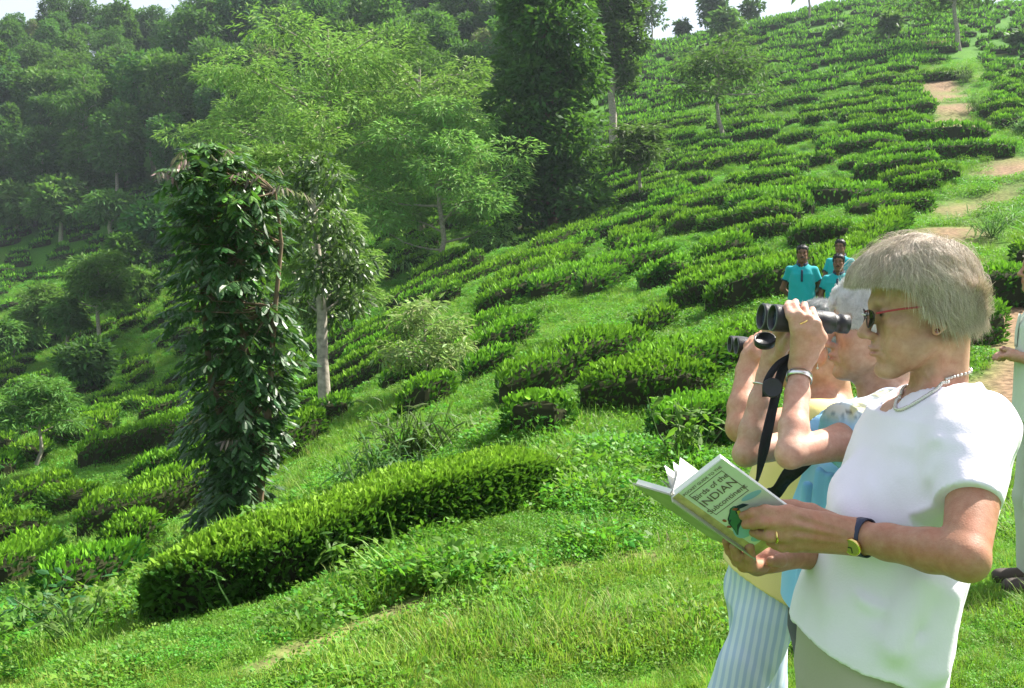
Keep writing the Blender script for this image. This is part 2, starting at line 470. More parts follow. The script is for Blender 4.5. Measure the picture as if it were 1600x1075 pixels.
def line_on_ground(x0, y0, x1, y1, n=5):
    """plan points under a straight line of photograph pixels (foot of the row)"""
    out = []
    for t in np.linspace(0, 1, n):
        out.append(ground(x0 + (x1 - x0) * t, y0 + (y1 - y0) * t)[:2])
    out = np.array(out)
    # keep the row smooth in distance
    Y = np.polyval(np.polyfit(np.linspace(0, 1, n), out[:, 1], 2), np.linspace(0, 1, n))
    return np.stack([out[:, 0] * Y / out[:, 1], Y], -1)

HEDGES = []       # plan middles of everything planted, to keep rows apart
def put_hedge(pts, width, h, label, group, name='tea_hedge', near=False, lfac=1.0, seed=None):
    pts = np.asarray(pts)
    mid = pts.mean(0); dist = np.hypot(*mid)
    ln = np.hypot(*np.diff(pts, axis=0).T).sum()
    L = 0.075 * max(1.0, (dist / 9.0) ** 0.62) * lfac
    area = ln * (width + 1.6 * h) + width * h * 2
    nl = int(min(9000, area / (L * L * 0.42) * 1.7))
    seed = len(HEDGES) if seed is None else seed
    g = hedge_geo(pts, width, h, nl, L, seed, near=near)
    o3 = (mid[0], mid[1], gz(*mid))
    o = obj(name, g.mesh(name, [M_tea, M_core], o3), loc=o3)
    tag(o, label, 'tea hedge' if name == 'tea_hedge' else 'tea bush', group)
    HEDGES.append((pts, width))
    return o

# the long clipped hedge in front of the valley
front = np.array([((px - 800) / FOC * Y, Y) for px, Y in ((228, 5.8), (330, 5.75), (420, 5.85), (520, 6.1), (620, 6.4), (720, 6.8), (790, 7.1), (850, 7.35))])
gF = hedge_geo(front, 0.74, 0.40, 26000, 0.058, 5, taper=0.4, core=True, near=True, young=(0.22, 0.42, 0.03), base=(0.026, 0.095, 0.010))  # young colour brightened to mimic light on the hedge top
_fo = (front[3, 0], front[3, 1], gz(*front[3]))
eF = empty('tea_hedge', _fo)
tag(eF, 'long clipped tea hedge nearest the camera running above the valley', 'tea hedge')
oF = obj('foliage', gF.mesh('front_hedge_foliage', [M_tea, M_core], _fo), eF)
gS = Geo()
for i in range(90):
    t = rng.random() * (len(front) - 1); k = int(t); q = front[k] + (front[k + 1] - front[k]) * (t - k) + rng.normal(size=2) * 0.09
    z = gz(*q); q2 = q + rng.normal(size=2) * 0.09
    V, F = tube([(q[0], q[1], z - 0.05), ((q[0] + q2[0]) / 2 + .02, (q[1] + q2[1]) / 2, z + 0.12), (q2[0], q2[1], z + 0.22)], [0.012, 0.009, 0.004], 5)
    gS.add(V, F)
obj('stems', gS.mesh('front_hedge_stems', [M_bark2], _fo), eF)
HEDGES.append((front, 1.3))

_near = [  # x0,y0,x1,y1 (foot), height, width, name, label
 (905, 655, 1110, 640, .62, .9, 'tea_hedge', 'dark tea hedge with bare stems left of the raised elbows'),
 (1005, 610, 1250, 530, .55, .9, 'tea_hedge', 'bright topped tea hedge running behind the binoculars'),
 (1030, 700, 1150, 690, .5, .8, 'tea_bush', 'broad leaved tea bush just above the open book'),
 (800, 690, 885, 680, .5, .6, 'tea_bush', 'small dark tea bush alone in the weeds right of the hedge end'),
 (880, 580, 955, 565, .55, .6, 'tea_bush', 'dark round tea bush in the middle of the grassy bank'),
 (1000, 535, 1050, 512, .5, .7, 'tea_bush', 'lone tea bush above the bright topped hedge'),
 (1100, 500, 1235, 455, .75, 1.0, 'tea_hedge', 'tea hedge directly left of the man in teal with hands behind him'),
 (1000, 462, 1075, 448, .75, .9, 'tea_bush', 'dark tea bush with bare foot left of the bushes behind the men'),
 (1085, 430, 1165, 405, .8, 1.0, 'tea_bush', 'rounded tea bush up the slope from the man in teal'),
 (1230, 392, 1330, 380, .7, 1.1, 'tea_bush', 'wide tea bush just above the heads of the three men'),
 (1285, 470, 1345, 440, .7, 1.0, 'tea_bush', 'tea bush behind the two men standing together'),
 (1145, 338, 1378, 318, .8, 1.2, 'tea_hedge', 'long flat tea hedge left of where the dirt path bends'),
 (1335, 290, 1468, 272, .9, 1.3, 'tea_hedge', 'dark tea hedge ending beside the bare dirt of the path'),
 (1410, 222, 1548, 222, .8, 1.4, 'tea_hedge', 'tea hedge on the crest closest to the dirt path'),
 (1312, 196, 1462, 178, .7, 1.2, 'tea_hedge', 'straight tea hedge one row above the crest hedge by the path'),
 (835, 475, 1050, 412, .7, 1.0, 'tea_hedge', 'flat topped tea hedge slanting across the middle of the slope'),
 (740, 505, 890, 440, .6, .9, 'tea_hedge', 'tea hedge slanting down left below the flat topped one'),
 (690, 555, 780, 520, .55, .8, 'tea_hedge', 'short dark tea hedge right of the pale feathery sapling'),
 (620, 665, 700, 625, .55, .8, 'tea_hedge', 'short tea hedge below the pale feathery sapling'),
 (735, 605, 800, 575, .5, .7, 'tea_bush', 'low tea bush in weeds right of the pale feathery sapling'),
 (460, 690, 540, 655, .55, .8, 'tea_hedge', 'tea hedge at the foot of the bare pale trunk'),
 (970, 410, 1015, 395, .6, .8, 'tea_bush', 'small rounded yellow green tea bush among dark rows'),
 (95, 965, 185, 915, .5, .8, 'tea_bush', 'dark tea bush just left of the near end of the front hedge'),
 (0, 930, 65, 885, .5, .8, 'tea_bush', 'tea bush cut by the left edge low in the picture'),
 (170, 885, 240, 845, .5, .8, 'tea_bush', 'tea bush between the front hedge end and the leafy tree foot'),
 (15, 805, 110, 765, .55, .8, 'tea_bush', 'tea bush near the left edge below the forked shade tree'),
 (200, 765, 265, 735, .55, .8, 'tea_bush', 'round tea bush left of the dense leafy tree on the lower slope'),
]
for x0, y0, x1, y1, hh, ww, nm, lab in _near:
    put_hedge(line_on_ground(x0, y0, x1, y1, 4), ww * .88, hh * .85, lab, None, nm, near=(y0 > 600 and x0 > 780))

# rows filling the slopes
_tilt = np.array([(1300, 300, 6), (1450, 200, 3), (1150, 330, 9), (1050, 380, 16), (950, 440, 24), (850, 480, 26), (700, 560, 30), (600, 640, 30), (450, 700, 32), (250, 750, 33), (50, 800, 36),
                  (100, 650, 30), (200, 550, 24), (1100, 130, 7), (1300, 80, 7), (1000, 250, 14), (50, 450, 4), (200, 400, 4), (600, 420, 22), (1550, 150, 2)], float)
def tilt(px, py):
    w = 1 / ((_tilt[:, 0] - px) ** 2 + (_tilt[:, 1] - py) ** 2 + 900)
    return (w * _tilt[:, 2]).sum() / w.sum()
def in_poly(px, py, poly):
    c = False; n = len(poly)
    for i in range(n):
        x1, y1 = poly[i]; x2, y2 = poly[(i + 1) % n]
        if (y1 > py) != (y2 > py) and px < (x2 - x1) * (py - y1) / (y2 - y1) + x1: c = not c
    return c
_bank = [(1080, 400), (1110, 470), (1000, 480), (1000, 640), (900, 720), (560, 800), (420, 830), (425, 720), (560, 650), (680, 590), (760, 540), (860, 490)]
_lawn = [(300, 1075), (250, 985), (500, 850), (860, 740), (1000, 640), (1250, 560), (1700, 560), (1700, 1075)]
_pathz = [(1470, 60), (1440, 130), (1455, 210), (1480, 280), (1400, 340), (1450, 400), (1700, 420), (1700, 230), (1560, 230), (1530, 60)]
_gband = [(1000, 165), (1180, 175), (1330, 140), (1460, 105), (1470, 125), (1320, 165), (1180, 200), (1000, 190)]
_pgrass = [(230, 870), (330, 800), (430, 760), (400, 830), (200, 960), (60, 960), (0, 900), (60, 850)]
_pgr2 = [(170, 530), (260, 490), (260, 530), (170, 575)]
_far_rows, _placed, _grid = [], 0, {}
_occ = [np.zeros((0, 3))]
def _occupy(q, w):
    q = np.asarray(q, float); out = []
    for a_, b_ in zip(q[:-1], q[1:]):
        m = max(2, int(np.hypot(*(b_ - a_)) / 0.4)); t = np.linspace(0, 1, m)[:, None]; out.append(a_ + (b_ - a_) * t)
    out = np.concatenate(out)[::2]; _occ[0] = np.concatenate([_occ[0], np.c_[out, np.full(len(out), w)]])
for _q, _w in HEDGES: _occupy(_q, _w)
def _clash(p, dirv, ln, wid, gap):
    o = _occ[0]
    ux, uy = o[:, 0] - p[0], o[:, 1] - p[1]
    al = ux * dirv[0] + uy * dirv[1]; ac = -ux * dirv[1] + uy * dirv[0]
    ea = np.maximum(np.abs(al) - ln / 2, 0)
    return bool((np.hypot(ea * 0.8, ac) < (o[:, 2] + wid) * 0.5 + gap).any())
_cands = []
_nc = 24000
_cY = np.exp(math.log(9) + (math.log(137) - math.log(9)) * rng.random(_nc) ** 0.62); _cX = (-90 + 1780 * rng.random(_nc) - 800) / FOC * _cY
_cZ = height(_cX, _cY); _cqx, _cqy = pix(np.stack([_cX, _cY, _cZ], -1)); _cd = dirt_mask(_cX, _cY)
for it in range(_nc):
    x, Y, qx, qy = _cX[it], _cY[it], _cqx[it], _cqy[it]
    if qx < -80 or qx > 1690 or qy < -15 or qy > 1040: continue
    if Y > (102 if qx < 320 else 75) and qx < 960: continue
    if Y < 12.5 and qx < 700: continue
    if in_poly(qx, qy, _lawn) or in_poly(qx, qy, _pathz) or in_poly(qx, qy, _pgrass) or in_poly(qx, qy, _pgr2): continue
    if in_poly(qx, qy, _bank) and rng.random() < 0.94: continue
    if in_poly(qx, qy, _gband) and rng.random() < 0.8: continue
    if _cd[it] > 0.2: continue
    _cands.append((Y, x, qx, qy))
from collections import deque
def _allowed(x, Y):
    if not 9 < Y < 137: return None
    z = gz(x, Y); qx, qy = pix((x, Y, z))
    if qx < -80 or qx > 1690 or qy < -15 or qy > 1040 or (Y < 12.5 and qx < 700): return None
    if Y > (102 if qx < 320 else 75) and qx < 960: return None
    for pl in (_lawn, _pathz, _pgrass, _pgr2, _bank, _gband):
        if in_poly(qx, qy, pl): return None
    if float(dirt_mask(np.array([x]), np.array([Y]))[0]) > 0.2: return None
    return (Y, x, float(qx), float(qy))
_queue = deque()
_ci = 0
while (_ci < len(_cands) or _queue) and len(_far_rows) < 1500:
    if _queue:
        x, Y = _queue.popleft(); c_ = _allowed(x, Y)
        if c_ is None: continue
        Y, x, qx, qy = c_; seedling = False
    else: Y, x, qx, qy = _cands[_ci]; _ci += 1; seedling = True
    left = qx < 560
    ln = rng.uniform(1.4, 4.0) if left else rng.uniform(3.0, 8.5)
    if qx > 1480: ln = rng.uniform(1, 2.2)
    wid = rng.uniform(0.68, 0.86); hh = rng.uniform(0.5, 0.66); gap = rng.uniform(.34, .46) if (qx > 800 and qx < 1480) else rng.uniform(.45, 1.0)
    t = math.radians(tilt(qx, qy) + rng.normal() * 1.0)
    e_ = 0.03 * Y; hx = height(np.array([x - e_, x + e_, x, x, x]), np.array([Y, Y, Y - e_, Y + e_, Y]))
    nv = np.array([-(hx[1] - hx[0]) / (2 * e_), -(hx[3] - hx[2]) / (2 * e_), 1.0]); p0 = np.array([x, Y, hx[4]]); eye_ = np.array([0, 0, EYE]); ab_ = []
    for sg_ in (-1, 1):
        dr_ = P(qx + sg_ * 8 * math.cos(t), qy - sg_ * 8 * math.sin(t), 1.0) - eye_
        ab_.append(eye_ + dr_ * ((p0 - eye_) @ nv) / (dr_ @ nv))
    dv = ab_[1][:2] - ab_[0][:2]; k = np.hypot(*dv)
    if k < 1e-4 or k > 0.5 * Y: dv = np.array([1.0, 0.15]); k = np.hypot(*dv)
    dv = dv / k
    if abs(dv[1]) > 0.9: dv = norm(np.array([dv[0], np.sign(dv[1]) * 0.9 * abs(dv[0]) + 1e-3]))
    if dv[0] < 0: dv = -dv
    if _clash((x, Y), dv, ln, wid, gap - .03):
        ln *= .5
        if ln < 1.3 or _clash((x, Y), dv, ln, wid, gap - .03): continue
    bend = rng.normal() * 0.03
    ts = np.linspace(-.5, .5, 4)
    pts = np.stack([x + dv[0] * ln * ts - dv[1] * ln * bend * (ts ** 2) * 4, Y + dv[1] * ln * ts + dv[0] * ln * bend * ts ** 2 * 4], -1)
    _occupy(pts, wid); _far_rows.append((Y, pts, wid, hh, qx, qy))
    for sg_ in (-1, 1):
        q = wid + gap + .02; off = rng.uniform(-.3, .3) * ln
        if left and rng.random() < .35: continue
        _queue.append((x - dv[1] * q * sg_ + dv[0] * off, Y + dv[0] * q * sg_ + dv[1] * off))
        q = ln / 2 + rng.uniform(2.2, 4.5); _queue.append((x + dv[0] * q * sg_, Y + dv[1] * q * sg_))
_ind = sorted(_far_rows, key=lambda r: r[0])[:285]
_rest = sorted(_far_rows, key=lambda r: r[0])[285:]
_zone = {}
_ords = ['first', 'second', 'third', 'fourth', 'fifth', 'sixth', 'seventh', 'eighth', 'ninth', 'tenth', 'eleventh', 'twelfth', 'thirteenth', 'fourteenth', 'fifteenth', 'sixteenth', 'seventeenth', 'eighteenth', 'nineteenth', 'twentieth']
def ranked(items, per=9):
    """items of (key, qx, qy) -> key: (band from the bottom, place from the left)"""
    it = sorted(items, key=lambda t: -t[2]); out = {}
    for b0 in range(0, len(it), per):
        for j, t in enumerate(sorted(it[b0:b0 + per], key=lambda t: t[1])): out[t[0]] = (_ords[min(19, b0 // per)], _ords[min(19, j)])
    return out
def zone_of(qx): return 0 if qx < 470 else 1 if qx < 800 else 2 if qx < 1470 else 3
_rank = {}
for zz in range(4): _rank.update(ranked([(i, r[4], r[5]) for i, r in enumerate(_ind) if zone_of(r[4]) == zz]))
_ztxt = ['low tea bush on the left valley slope', 'tea hedge in the hollow under the trees', 'tea hedge on the sunny right slope', 'tea bush right of the dirt path']
for _ii, (Y, pts, wid, hh, qx, qy) in enumerate(_ind):
    if qx < 470: z_ = ('left', 'low tea bush among many on the shaded valley slope at the left', 'tea bushes on the left valley slope')
    elif qx < 800: z_ = ('mid', 'slanting tea hedge among many in the hollow under the big trees', 'tea hedges in the hollow under the trees')
    elif qx < 1470: z_ = ('right', 'tea hedge among many rows on the sunny slope right of the dark tree', 'tea hedges on the sunny right slope')
    else: z_ = ('path', 'scattered tea bush on the bank right of the dirt path', 'tea bushes right of the path')
    L = 0.072 * max(1.0, (Y / 9.0) ** 0.58)
    ln = np.hypot(*np.diff(pts, axis=0).T).sum()
    nl = int(min(3800, (ln * (wid + 1.6 * hh) + 2 * wid * hh) / (L * L * 0.42) * 1.6))
    mid = pts.mean(0); o3 = (mid[0], mid[1], gz(*mid))
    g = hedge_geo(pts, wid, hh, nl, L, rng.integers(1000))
    nm = 'tea_bush' if z_[0] in ('left', 'path') else 'tea_hedge'
    o = obj(nm, g.mesh(nm, [M_tea, M_core], o3), loc=o3)
    tag(o, '%s, %s from left in the %s band up' % (_ztxt[zone_of(qx)], _rank[_ii][1], _rank[_ii][0]), nm.replace('_', ' '), z_[2])
gR = Geo()
for Y, pts, wid, hh, qx, qy in _rest:
    L = 0.075 * (Y / 9.0) ** 0.66
    ln = np.hypot(*np.diff(pts, axis=0).T).sum()
    nl = int(min(700, (ln * (wid + 1.6 * hh)) / (L * L * 0.42) * 1.5))
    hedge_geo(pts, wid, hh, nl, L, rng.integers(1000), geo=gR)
if _rest:
    tag(obj('distant_tea_rows', gR.mesh('distant_tea_rows', [M_tea, M_core])), 'tea rows too small to count on the far upper slope', 'tea rows', kind='stuff')
print('HEDGES', len(_near), len(_ind), len(_rest))

# ------------------------------------------------------------------ trees
def blob_leaves(g, c, r, n, L, W, base, young=None, flat=0.5, droop=0.1, yw=0.3, fine=False, shell=0.55, gap=0.35, seed=0):
    """leaves spread through one foliage clump, thinned by noise so gaps stay"""
    v = rdir(n) * (shell + (1 - shell) * rng.random((n, 1)) ** 0.7)
    keep = noise3(v * 2.3 + seed * 5.3, 3) > -gap * 1.6 + 0.0 * v[:, 0]
    v = v[keep | (rng.random(n) < 0.25)]; n = len(v)
    p = c + v * r
    out = norm(v * np.array([1, 1, 0.7]))
    d = norm(out * 0.6 + rng.normal(size=(n, 3)) * 0.6 * np.array([1, 1, 1 - flat]))
    s = norm(np.cross(d, np.array([0, 0, 1.0]) + rng.normal(size=(n, 3)) * (1.1 - flat)))
    Ls = L * (0.6 + 0.8 * rng.random(n)); Ws = Ls * W * (0.8 + 0.4 * rng.random(n))
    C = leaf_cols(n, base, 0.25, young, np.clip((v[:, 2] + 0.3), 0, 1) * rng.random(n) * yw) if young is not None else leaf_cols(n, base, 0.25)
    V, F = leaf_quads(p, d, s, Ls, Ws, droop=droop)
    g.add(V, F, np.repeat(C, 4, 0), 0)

def limb(g, a, b, r0, r1, bend=0.12, n=6, sides=6, sag=0.0, col=None):
    a, b = np.asarray(a, float), np.asarray(b, float); t = np.linspace(0, 1, n)[:, None]
    k = np.linalg.norm(b - a)
    off = rng.normal(size=3) * bend * k
    p = a + (b - a) * t + off * np.sin(t * math.pi) + np.array([0, 0, 1.0]) * sag * k * np.sin(t * math.pi) + rng.normal(size=(n, 3)) * 0.012 * k * np.sin(t * math.pi)
    V, F = tube(p, np.linspace(r0, r1, n), sides)
    g.add(V, F, col)
    return p

def tree_meshes(kind, H, seed, R=None, dens=1.0, base=None, young=None, tr=None, leaf=None, mat=None, bark=None, trunk_frac=None):
    """trunk and crown meshes in local space (foot at the origin)"""
    global rng
    keep = rng; rng = np.random.default_rng(seed)
    gt, gc = Geo(), Geo()
    lean = rng.normal(size=2) * 0.04 * H
    if kind == 'feathery':          # wide, flat layers of fine pinnate leaves
        R = R or H * 0.45; tr = tr or H * 0.018; tf = trunk_frac or 0.42
        top = np.array([lean[0], lean[1], H * 0.93])
        p = limb(gt, (0, 0, -0.3), top, tr, tr * 0.25, 0.04, 10, 7)
        nb = 17
        for i in range(nb):
            t = tf + (0.97 - tf) * (i + rng.random()) / nb
            az = i * 2.4 + rng.random() * 0.8
            rad = R * (1.0 - 0.55 * ((t - tf) / (1 - tf)) ** 1.5) * rng.uniform(0.55, 1.05)
            o = np.array([np.interp(t * H * 0.93 / 0.93, p[:, 2], p[:, 0]), np.interp(t * H, p[:, 2], p[:, 1]), t * H * 0.9])
            e = o + np.array([math.cos(az) * rad, math.sin(az) * rad, H * rng.uniform(0.05, 0.14)])
            lp = limb(gt, o, e, tr * 0.4, tr * 0.08, 0.08, 6, 5)
            for k in range(3):
                c = lp[3 + k] if k < 3 else e
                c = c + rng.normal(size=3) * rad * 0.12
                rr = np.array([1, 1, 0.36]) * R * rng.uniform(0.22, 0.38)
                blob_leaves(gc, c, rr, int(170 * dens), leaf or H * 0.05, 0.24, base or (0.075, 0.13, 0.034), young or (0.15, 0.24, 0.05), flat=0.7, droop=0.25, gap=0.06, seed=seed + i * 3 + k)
    else:
        R = R or H * 0.3; tr = tr or H * 0.022; tf = trunk_frac or (0.12 if kind == 'column' else 0.4)
        top = np.array([lean[0], lean[1], H * 0.9])
        p = limb(gt, (0, 0, -0.3), top, tr, tr * 0.2, 0.03, 10, 7)
        nb = {'column': 52, 'round': 16, 'tall': 15, 'sparse': 9}[kind]
        for i in range(nb):
            u = (i + rng.random()) / nb; t = tf + (0.98 - tf) * u
            prof = {'column': math.sin(min(1, 0.25 + u * 0.85) * math.pi) ** 0.45, 'round': math.sin((0.12 + 0.83 * u) * math.pi) ** 0.7, 'tall': 0.5 + 0.5 * math.sin(u * math.pi), 'sparse': 0.8}[kind]
            az = i * 2.4 + rng.random(); rad = R * prof * rng.uniform(0.35, 0.8)
            o = np.array([np.interp(t * H * .85, p[:, 2], p[:, 0]), np.interp(t * H * .85, p[:, 2], p[:, 1]), t * H * 0.85])
            e = np.array([o[0] + math.cos(az) * rad, o[1] + math.sin(az) * rad, t * H])
            limb(gt, o, e, tr * 0.35, tr * 0.08, 0.08, 5, 5)
            k = {'column': 0.42, 'round': 0.48, 'tall': 0.5, 'sparse': 0.42}[kind]
            rr = R * k * rng.uniform(0.75, 1.2) * np.array([1, 1, 0.72])
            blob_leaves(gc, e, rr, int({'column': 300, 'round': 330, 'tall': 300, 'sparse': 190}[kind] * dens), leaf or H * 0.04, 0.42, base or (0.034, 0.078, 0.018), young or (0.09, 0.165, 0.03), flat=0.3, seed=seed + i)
    mt = gt.mesh('trunk', [bark or M_bark], smooth=True); mc = gc.mesh('crown', [mat or M_tree])
    rng = keep
    return mt, mc

def put_tree(name, base, meshes, label, group=None, rot=0.0, s=1.0, cat='tree', sz=None):
    e = empty(name, tuple(base)); e.rotation_euler = (0, 0, rot); e.scale = (s, s, sz or s)
    tag(e, label, cat, group)
    obj('trunk', meshes[0], e); obj('crown', meshes[1], e)
    return e

def hpx(n_px, Y): return n_px / FOC * Y

# -- the dark dense tree and its neighbour on the right
b = ground(868, 372); Y = b[1]
mt, mc = tree_meshes('column', hpx(470, Y), 41, R=hpx(104, Y), dens=2.0, base=(0.036, 0.088, 0.018), young=(0.12, 0.22, 0.032), leaf=hpx(12, Y), bark=M_bark2, trunk_frac=0.04)
put_tree('evergreen_tree', b, (mt, mc), 'tall dense dark evergreen tree reaching out of the top of the picture')
b = ground(960, 230, ymin=Y + 3); Y2 = b[1]
mt, mc = tree_meshes('column', hpx(330, Y2), 43, R=hpx(48, Y2), dens=1.1, base=(0.045, 0.10, 0.022), young=(0.12, 0.21, 0.04), leaf=hpx(9, Y2), bark=M_bark, trunk_frac=0.3)
put_tree('evergreen_tree', b, (mt, mc), 'slim dark tree pressed against the right side of the tall evergreen')

# -- pale feathery trees in the middle
for (px, py, top, rad, Yx, sd, lab) in ((520, 470, 26, 200, 46, 51, 'tallest pale feathery tree behind the bare pale trunk'),
                                        (660, 420, 95, 165, 52, 52, 'broad feathery tree left of the tall dark evergreen'),
                                        (400, 470, 110, 120, 58, 53, 'feathery tree behind the crown of the dense leafy tree'),
                                        (500, 640, 195, 120, 25, 55, 'layered feathery tree whose low boughs hang left of the hollow'),
                                        (690, 400, 160, 150, 44, 54, 'low spreading feathery tree over the hollow')):
    x = (px - 800) / FOC * Yx; base = np.array([x, Yx, gz(x, Yx)])
    _, py0 = pix(base)
    H = hpx(py0 - top, Yx)
    mt, mc = tree_meshes('feathery', H, sd, R=hpx(rad, Yx), dens=3.0, leaf=hpx(10, Yx), tr=hpx(5 if sd == 54 else 7, Yx), trunk_frac=0.10 if sd in (54, 52) else 0.34, base=(0.17, 0.29, 0.07), young=(0.30, 0.45, 0.11))
    put_tree('feathery_tree', base, (mt, mc), lab, 'pale feathery shade trees', rot=sd)

# -- pale sapling on the grassy bank
b = ground(655, 622); Y = b[1]
mt, mc = tree_meshes('feathery', hpx(150, Y), 57, R=hpx(85, Y), dens=0.42, leaf=hpx(14, Y), tr=hpx(3, Y), trunk_frac=0.25, base=(0.22, 0.29, 0.10), young=(0.34, 0.40, 0.15))
put_tree('feathery_sapling', b, (mt, mc), 'pale feathery sapling alone on the slope right of the bare trunk', cat='sapling')

# -- small trees on the right slope
for (px, py, top, rad, sd, kind, lab) in ((1132, 222, 72, 80, 61, 'feathery', 'thin umbrella shaped tree in the middle of the sunny tea slope'),
                                          (1005, 318, 195, 55, 62, 'feathery', 'small thin tree standing right of the dark evergreen foot'),
                                          (1500, 82, -70, 75, 63, 'feathery', 'leaning pale stemmed tree at the upper right above the path'),
                                          (1264, 34, -75, 40, 64, 'sparse', 'tree on the skyline cut off by the top edge'),
                                          (1135, 78, 20, 26, 65, 'sparse', 'thin sapling just below the skyline right of the evergreen'),
                                          (1310, 70, 48, 14, 66, 'sparse', 'tiny bare sapling on the upper tea slope'),
                                          (1390, 72, 25, 16, 67, 'sparse', 'yellow green young tree on the upper tea slope'),
                                          (1594, 85, 52, 14, 68, 'sparse', 'small sapling at the right edge of the upper slope')):
    b = ground(px, py); Y = b[1]; H = hpx(py - top, Y)
    mt, mc = tree_meshes(kind, H, sd, R=hpx(rad, Y), dens=0.5 if kind == 'feathery' else 0.3, leaf=hpx(12, Y), tr=max(0.03, hpx(4.0 if kind == 'feathery' else 2, Y)), trunk_frac=0.5, base=(0.075, 0.125, 0.04), bark=M_bark)
    put_tree('slender_tree', b, (mt, mc), lab, rot=sd * 1.3)

# -- skyline trees right of the evergreen
for (px, py, top, rad, sd, kind, lab) in ((1015, 75, -5, 26, 71, 'sparse', 'airy tree on the skyline beside the dark evergreen'),
                                          (1107, 52, -15, 24, 72, 'round', 'dark round crowned tree on the skyline'),
                                          (1165, 44, 3, 20, 73, 'sparse', 'small tree on the skyline right of the dark round one'),
                                          (1060, 66, 40, 12, 74, 'sparse', 'low shrub on the skyline left of the dark round tree')):
    Yx = 138; x = (px - 800) / FOC * Yx; base = np.array([x, Yx, gz(x, Yx)])
    _, p0 = pix(base); H = hpx(max(30, p0 - top), Yx)
    mt, mc = tree_meshes(kind, H, sd, R=hpx(rad, Yx), dens=0.5, leaf=hpx(7, Yx), trunk_frac=0.35, base=(0.03, 0.06, 0.025))
    put_tree('skyline_tree', base, (mt, mc), lab, rot=sd)

# -- shade trees in the valley at the left
for (px, py, top, rad, sd, kind, lab) in ((155, 548, 398, 58, 81, 'feathery', 'tall straight shade tree with pale trunk in the left valley'),
                                          (52, 738, 588, 62, 82, 'feathery', 'forked shade tree at the left edge above the lower slope'),
                                          (200, 448, 372, 26, 83, 'round', 'bright green young tree above the brown earth patch'),
                                          (225, 478, 425, 30, 84, 'feathery', 'small white stemmed tree on the brown earth patch'),
                                          (138, 612, 540, 46, 85, 'round', 'bushy dark blue green tree below the tall straight shade tree'),
                                          (75, 545, 448, 50, 86, 'feathery', 'leafy shade tree left of the tall straight one'),
                                          (20, 570, 505, 55, 87, 'feathery', 'shade tree crown cut by the left edge of the picture'),
                                          (105, 560, 470, 34, 88, 'feathery', 'shade tree squeezed between two larger ones in the valley'),
                                          (95, 378, 290, 45, 89, 'tall', 'shade tree on the upper valley terrace at the left'),
                                          (25, 372, 300, 40, 90, 'tall', 'shade tree at the left edge on the upper terrace'),
                                          (175, 380, 300, 45, 91, 'feathery', 'spreading tree on the terrace above the bright young tree'),
                                          (232, 420, 330, 45, 92, 'round', 'shaded tree hidden behind the left side of the dense leafy tree')):
    b = ground(px, py, ymin=12); Y = b[1]; H = hpx(py - top, Y)
    bs = {'round': (0.045, 0.13, 0.035)}.get(kind, (0.085, 0.175, 0.04))
    if sd == 83: bs = (0.06, 0.17, 0.02)
    mt, mc = tree_meshes(kind, H, sd, R=hpx(rad, Y), dens=0.9, leaf=hpx(11, Y), tr=hpx(4, Y), trunk_frac=0.45, base=bs, young=None)
    put_tree('shade_tree', b, (mt, mc), lab, rot=sd * 0.7)

# -- the bare pale trunk with leafy tufts
b = ground(512, 668); Y = b[1]
gt, gc = Geo(), Geo()
pts = np.array([P(512, 690, Y), P(508, 640, Y), P(504, 560, Y), P(503, 490, Y), P(497, 410, Y), P(490, 330, Y), P(486, 250, Y)])
V, F = tube(pts, [hpx(r, Y) for r in (13, 10.5, 9, 8, 6.5, 4.5, 2)], 12); gt.add(V, F)
for q in ((478, 300), (520, 280), (470, 345), (545, 395), (560, 420), (530, 450), (495, 430), (550, 470), (510, 490), (480, 470), (535, 375), (500, 400), (485, 370), (515, 345), (505, 310), (475, 265), (500, 255), (520, 420)):
    e = P(q[0], q[1], Y + rng.normal() * 0.5)
    k = np.argmin(abs(pts[:, 2] - (e[2] - 0.25)))
    limb(gt, pts[k], e, 0.03, 0.008, 0.08, 5, 5)
    n = 130
    v = rdir(n) * rng.random((n, 1)) ** 0.4 * np.array([.36, .36, .3]); p = e + v
    d = norm(v + rng.normal(size=(n, 3)) * 0.2 + np.array([0, 0, -0.15])); s = np.cross(d, rng.normal(size=(n, 3)) * .4 + np.array([0, 0, 1.0]))
    Ls = 0.15 * (0.7 + 0.6 * rng.random(n))
    V, F = leaf_long(p, d, s, Ls, Ls * 0.45)
    gc.add(V, F, np.repeat(leaf_cols(n, (0.06, 0.115, 0.025), 0.3), 8, 0))
e = empty('bare_trunk_tree', tuple(b)); tag(e, 'tree with bare lichen spotted pale trunk and leafy tufts in the hollow', 'tree')
obj('trunk', gt.mesh('pale_trunk', [M_bark], b, smooth=True), e); obj('crown', gc.mesh('tuft_crown', [M_gloss], b), e)

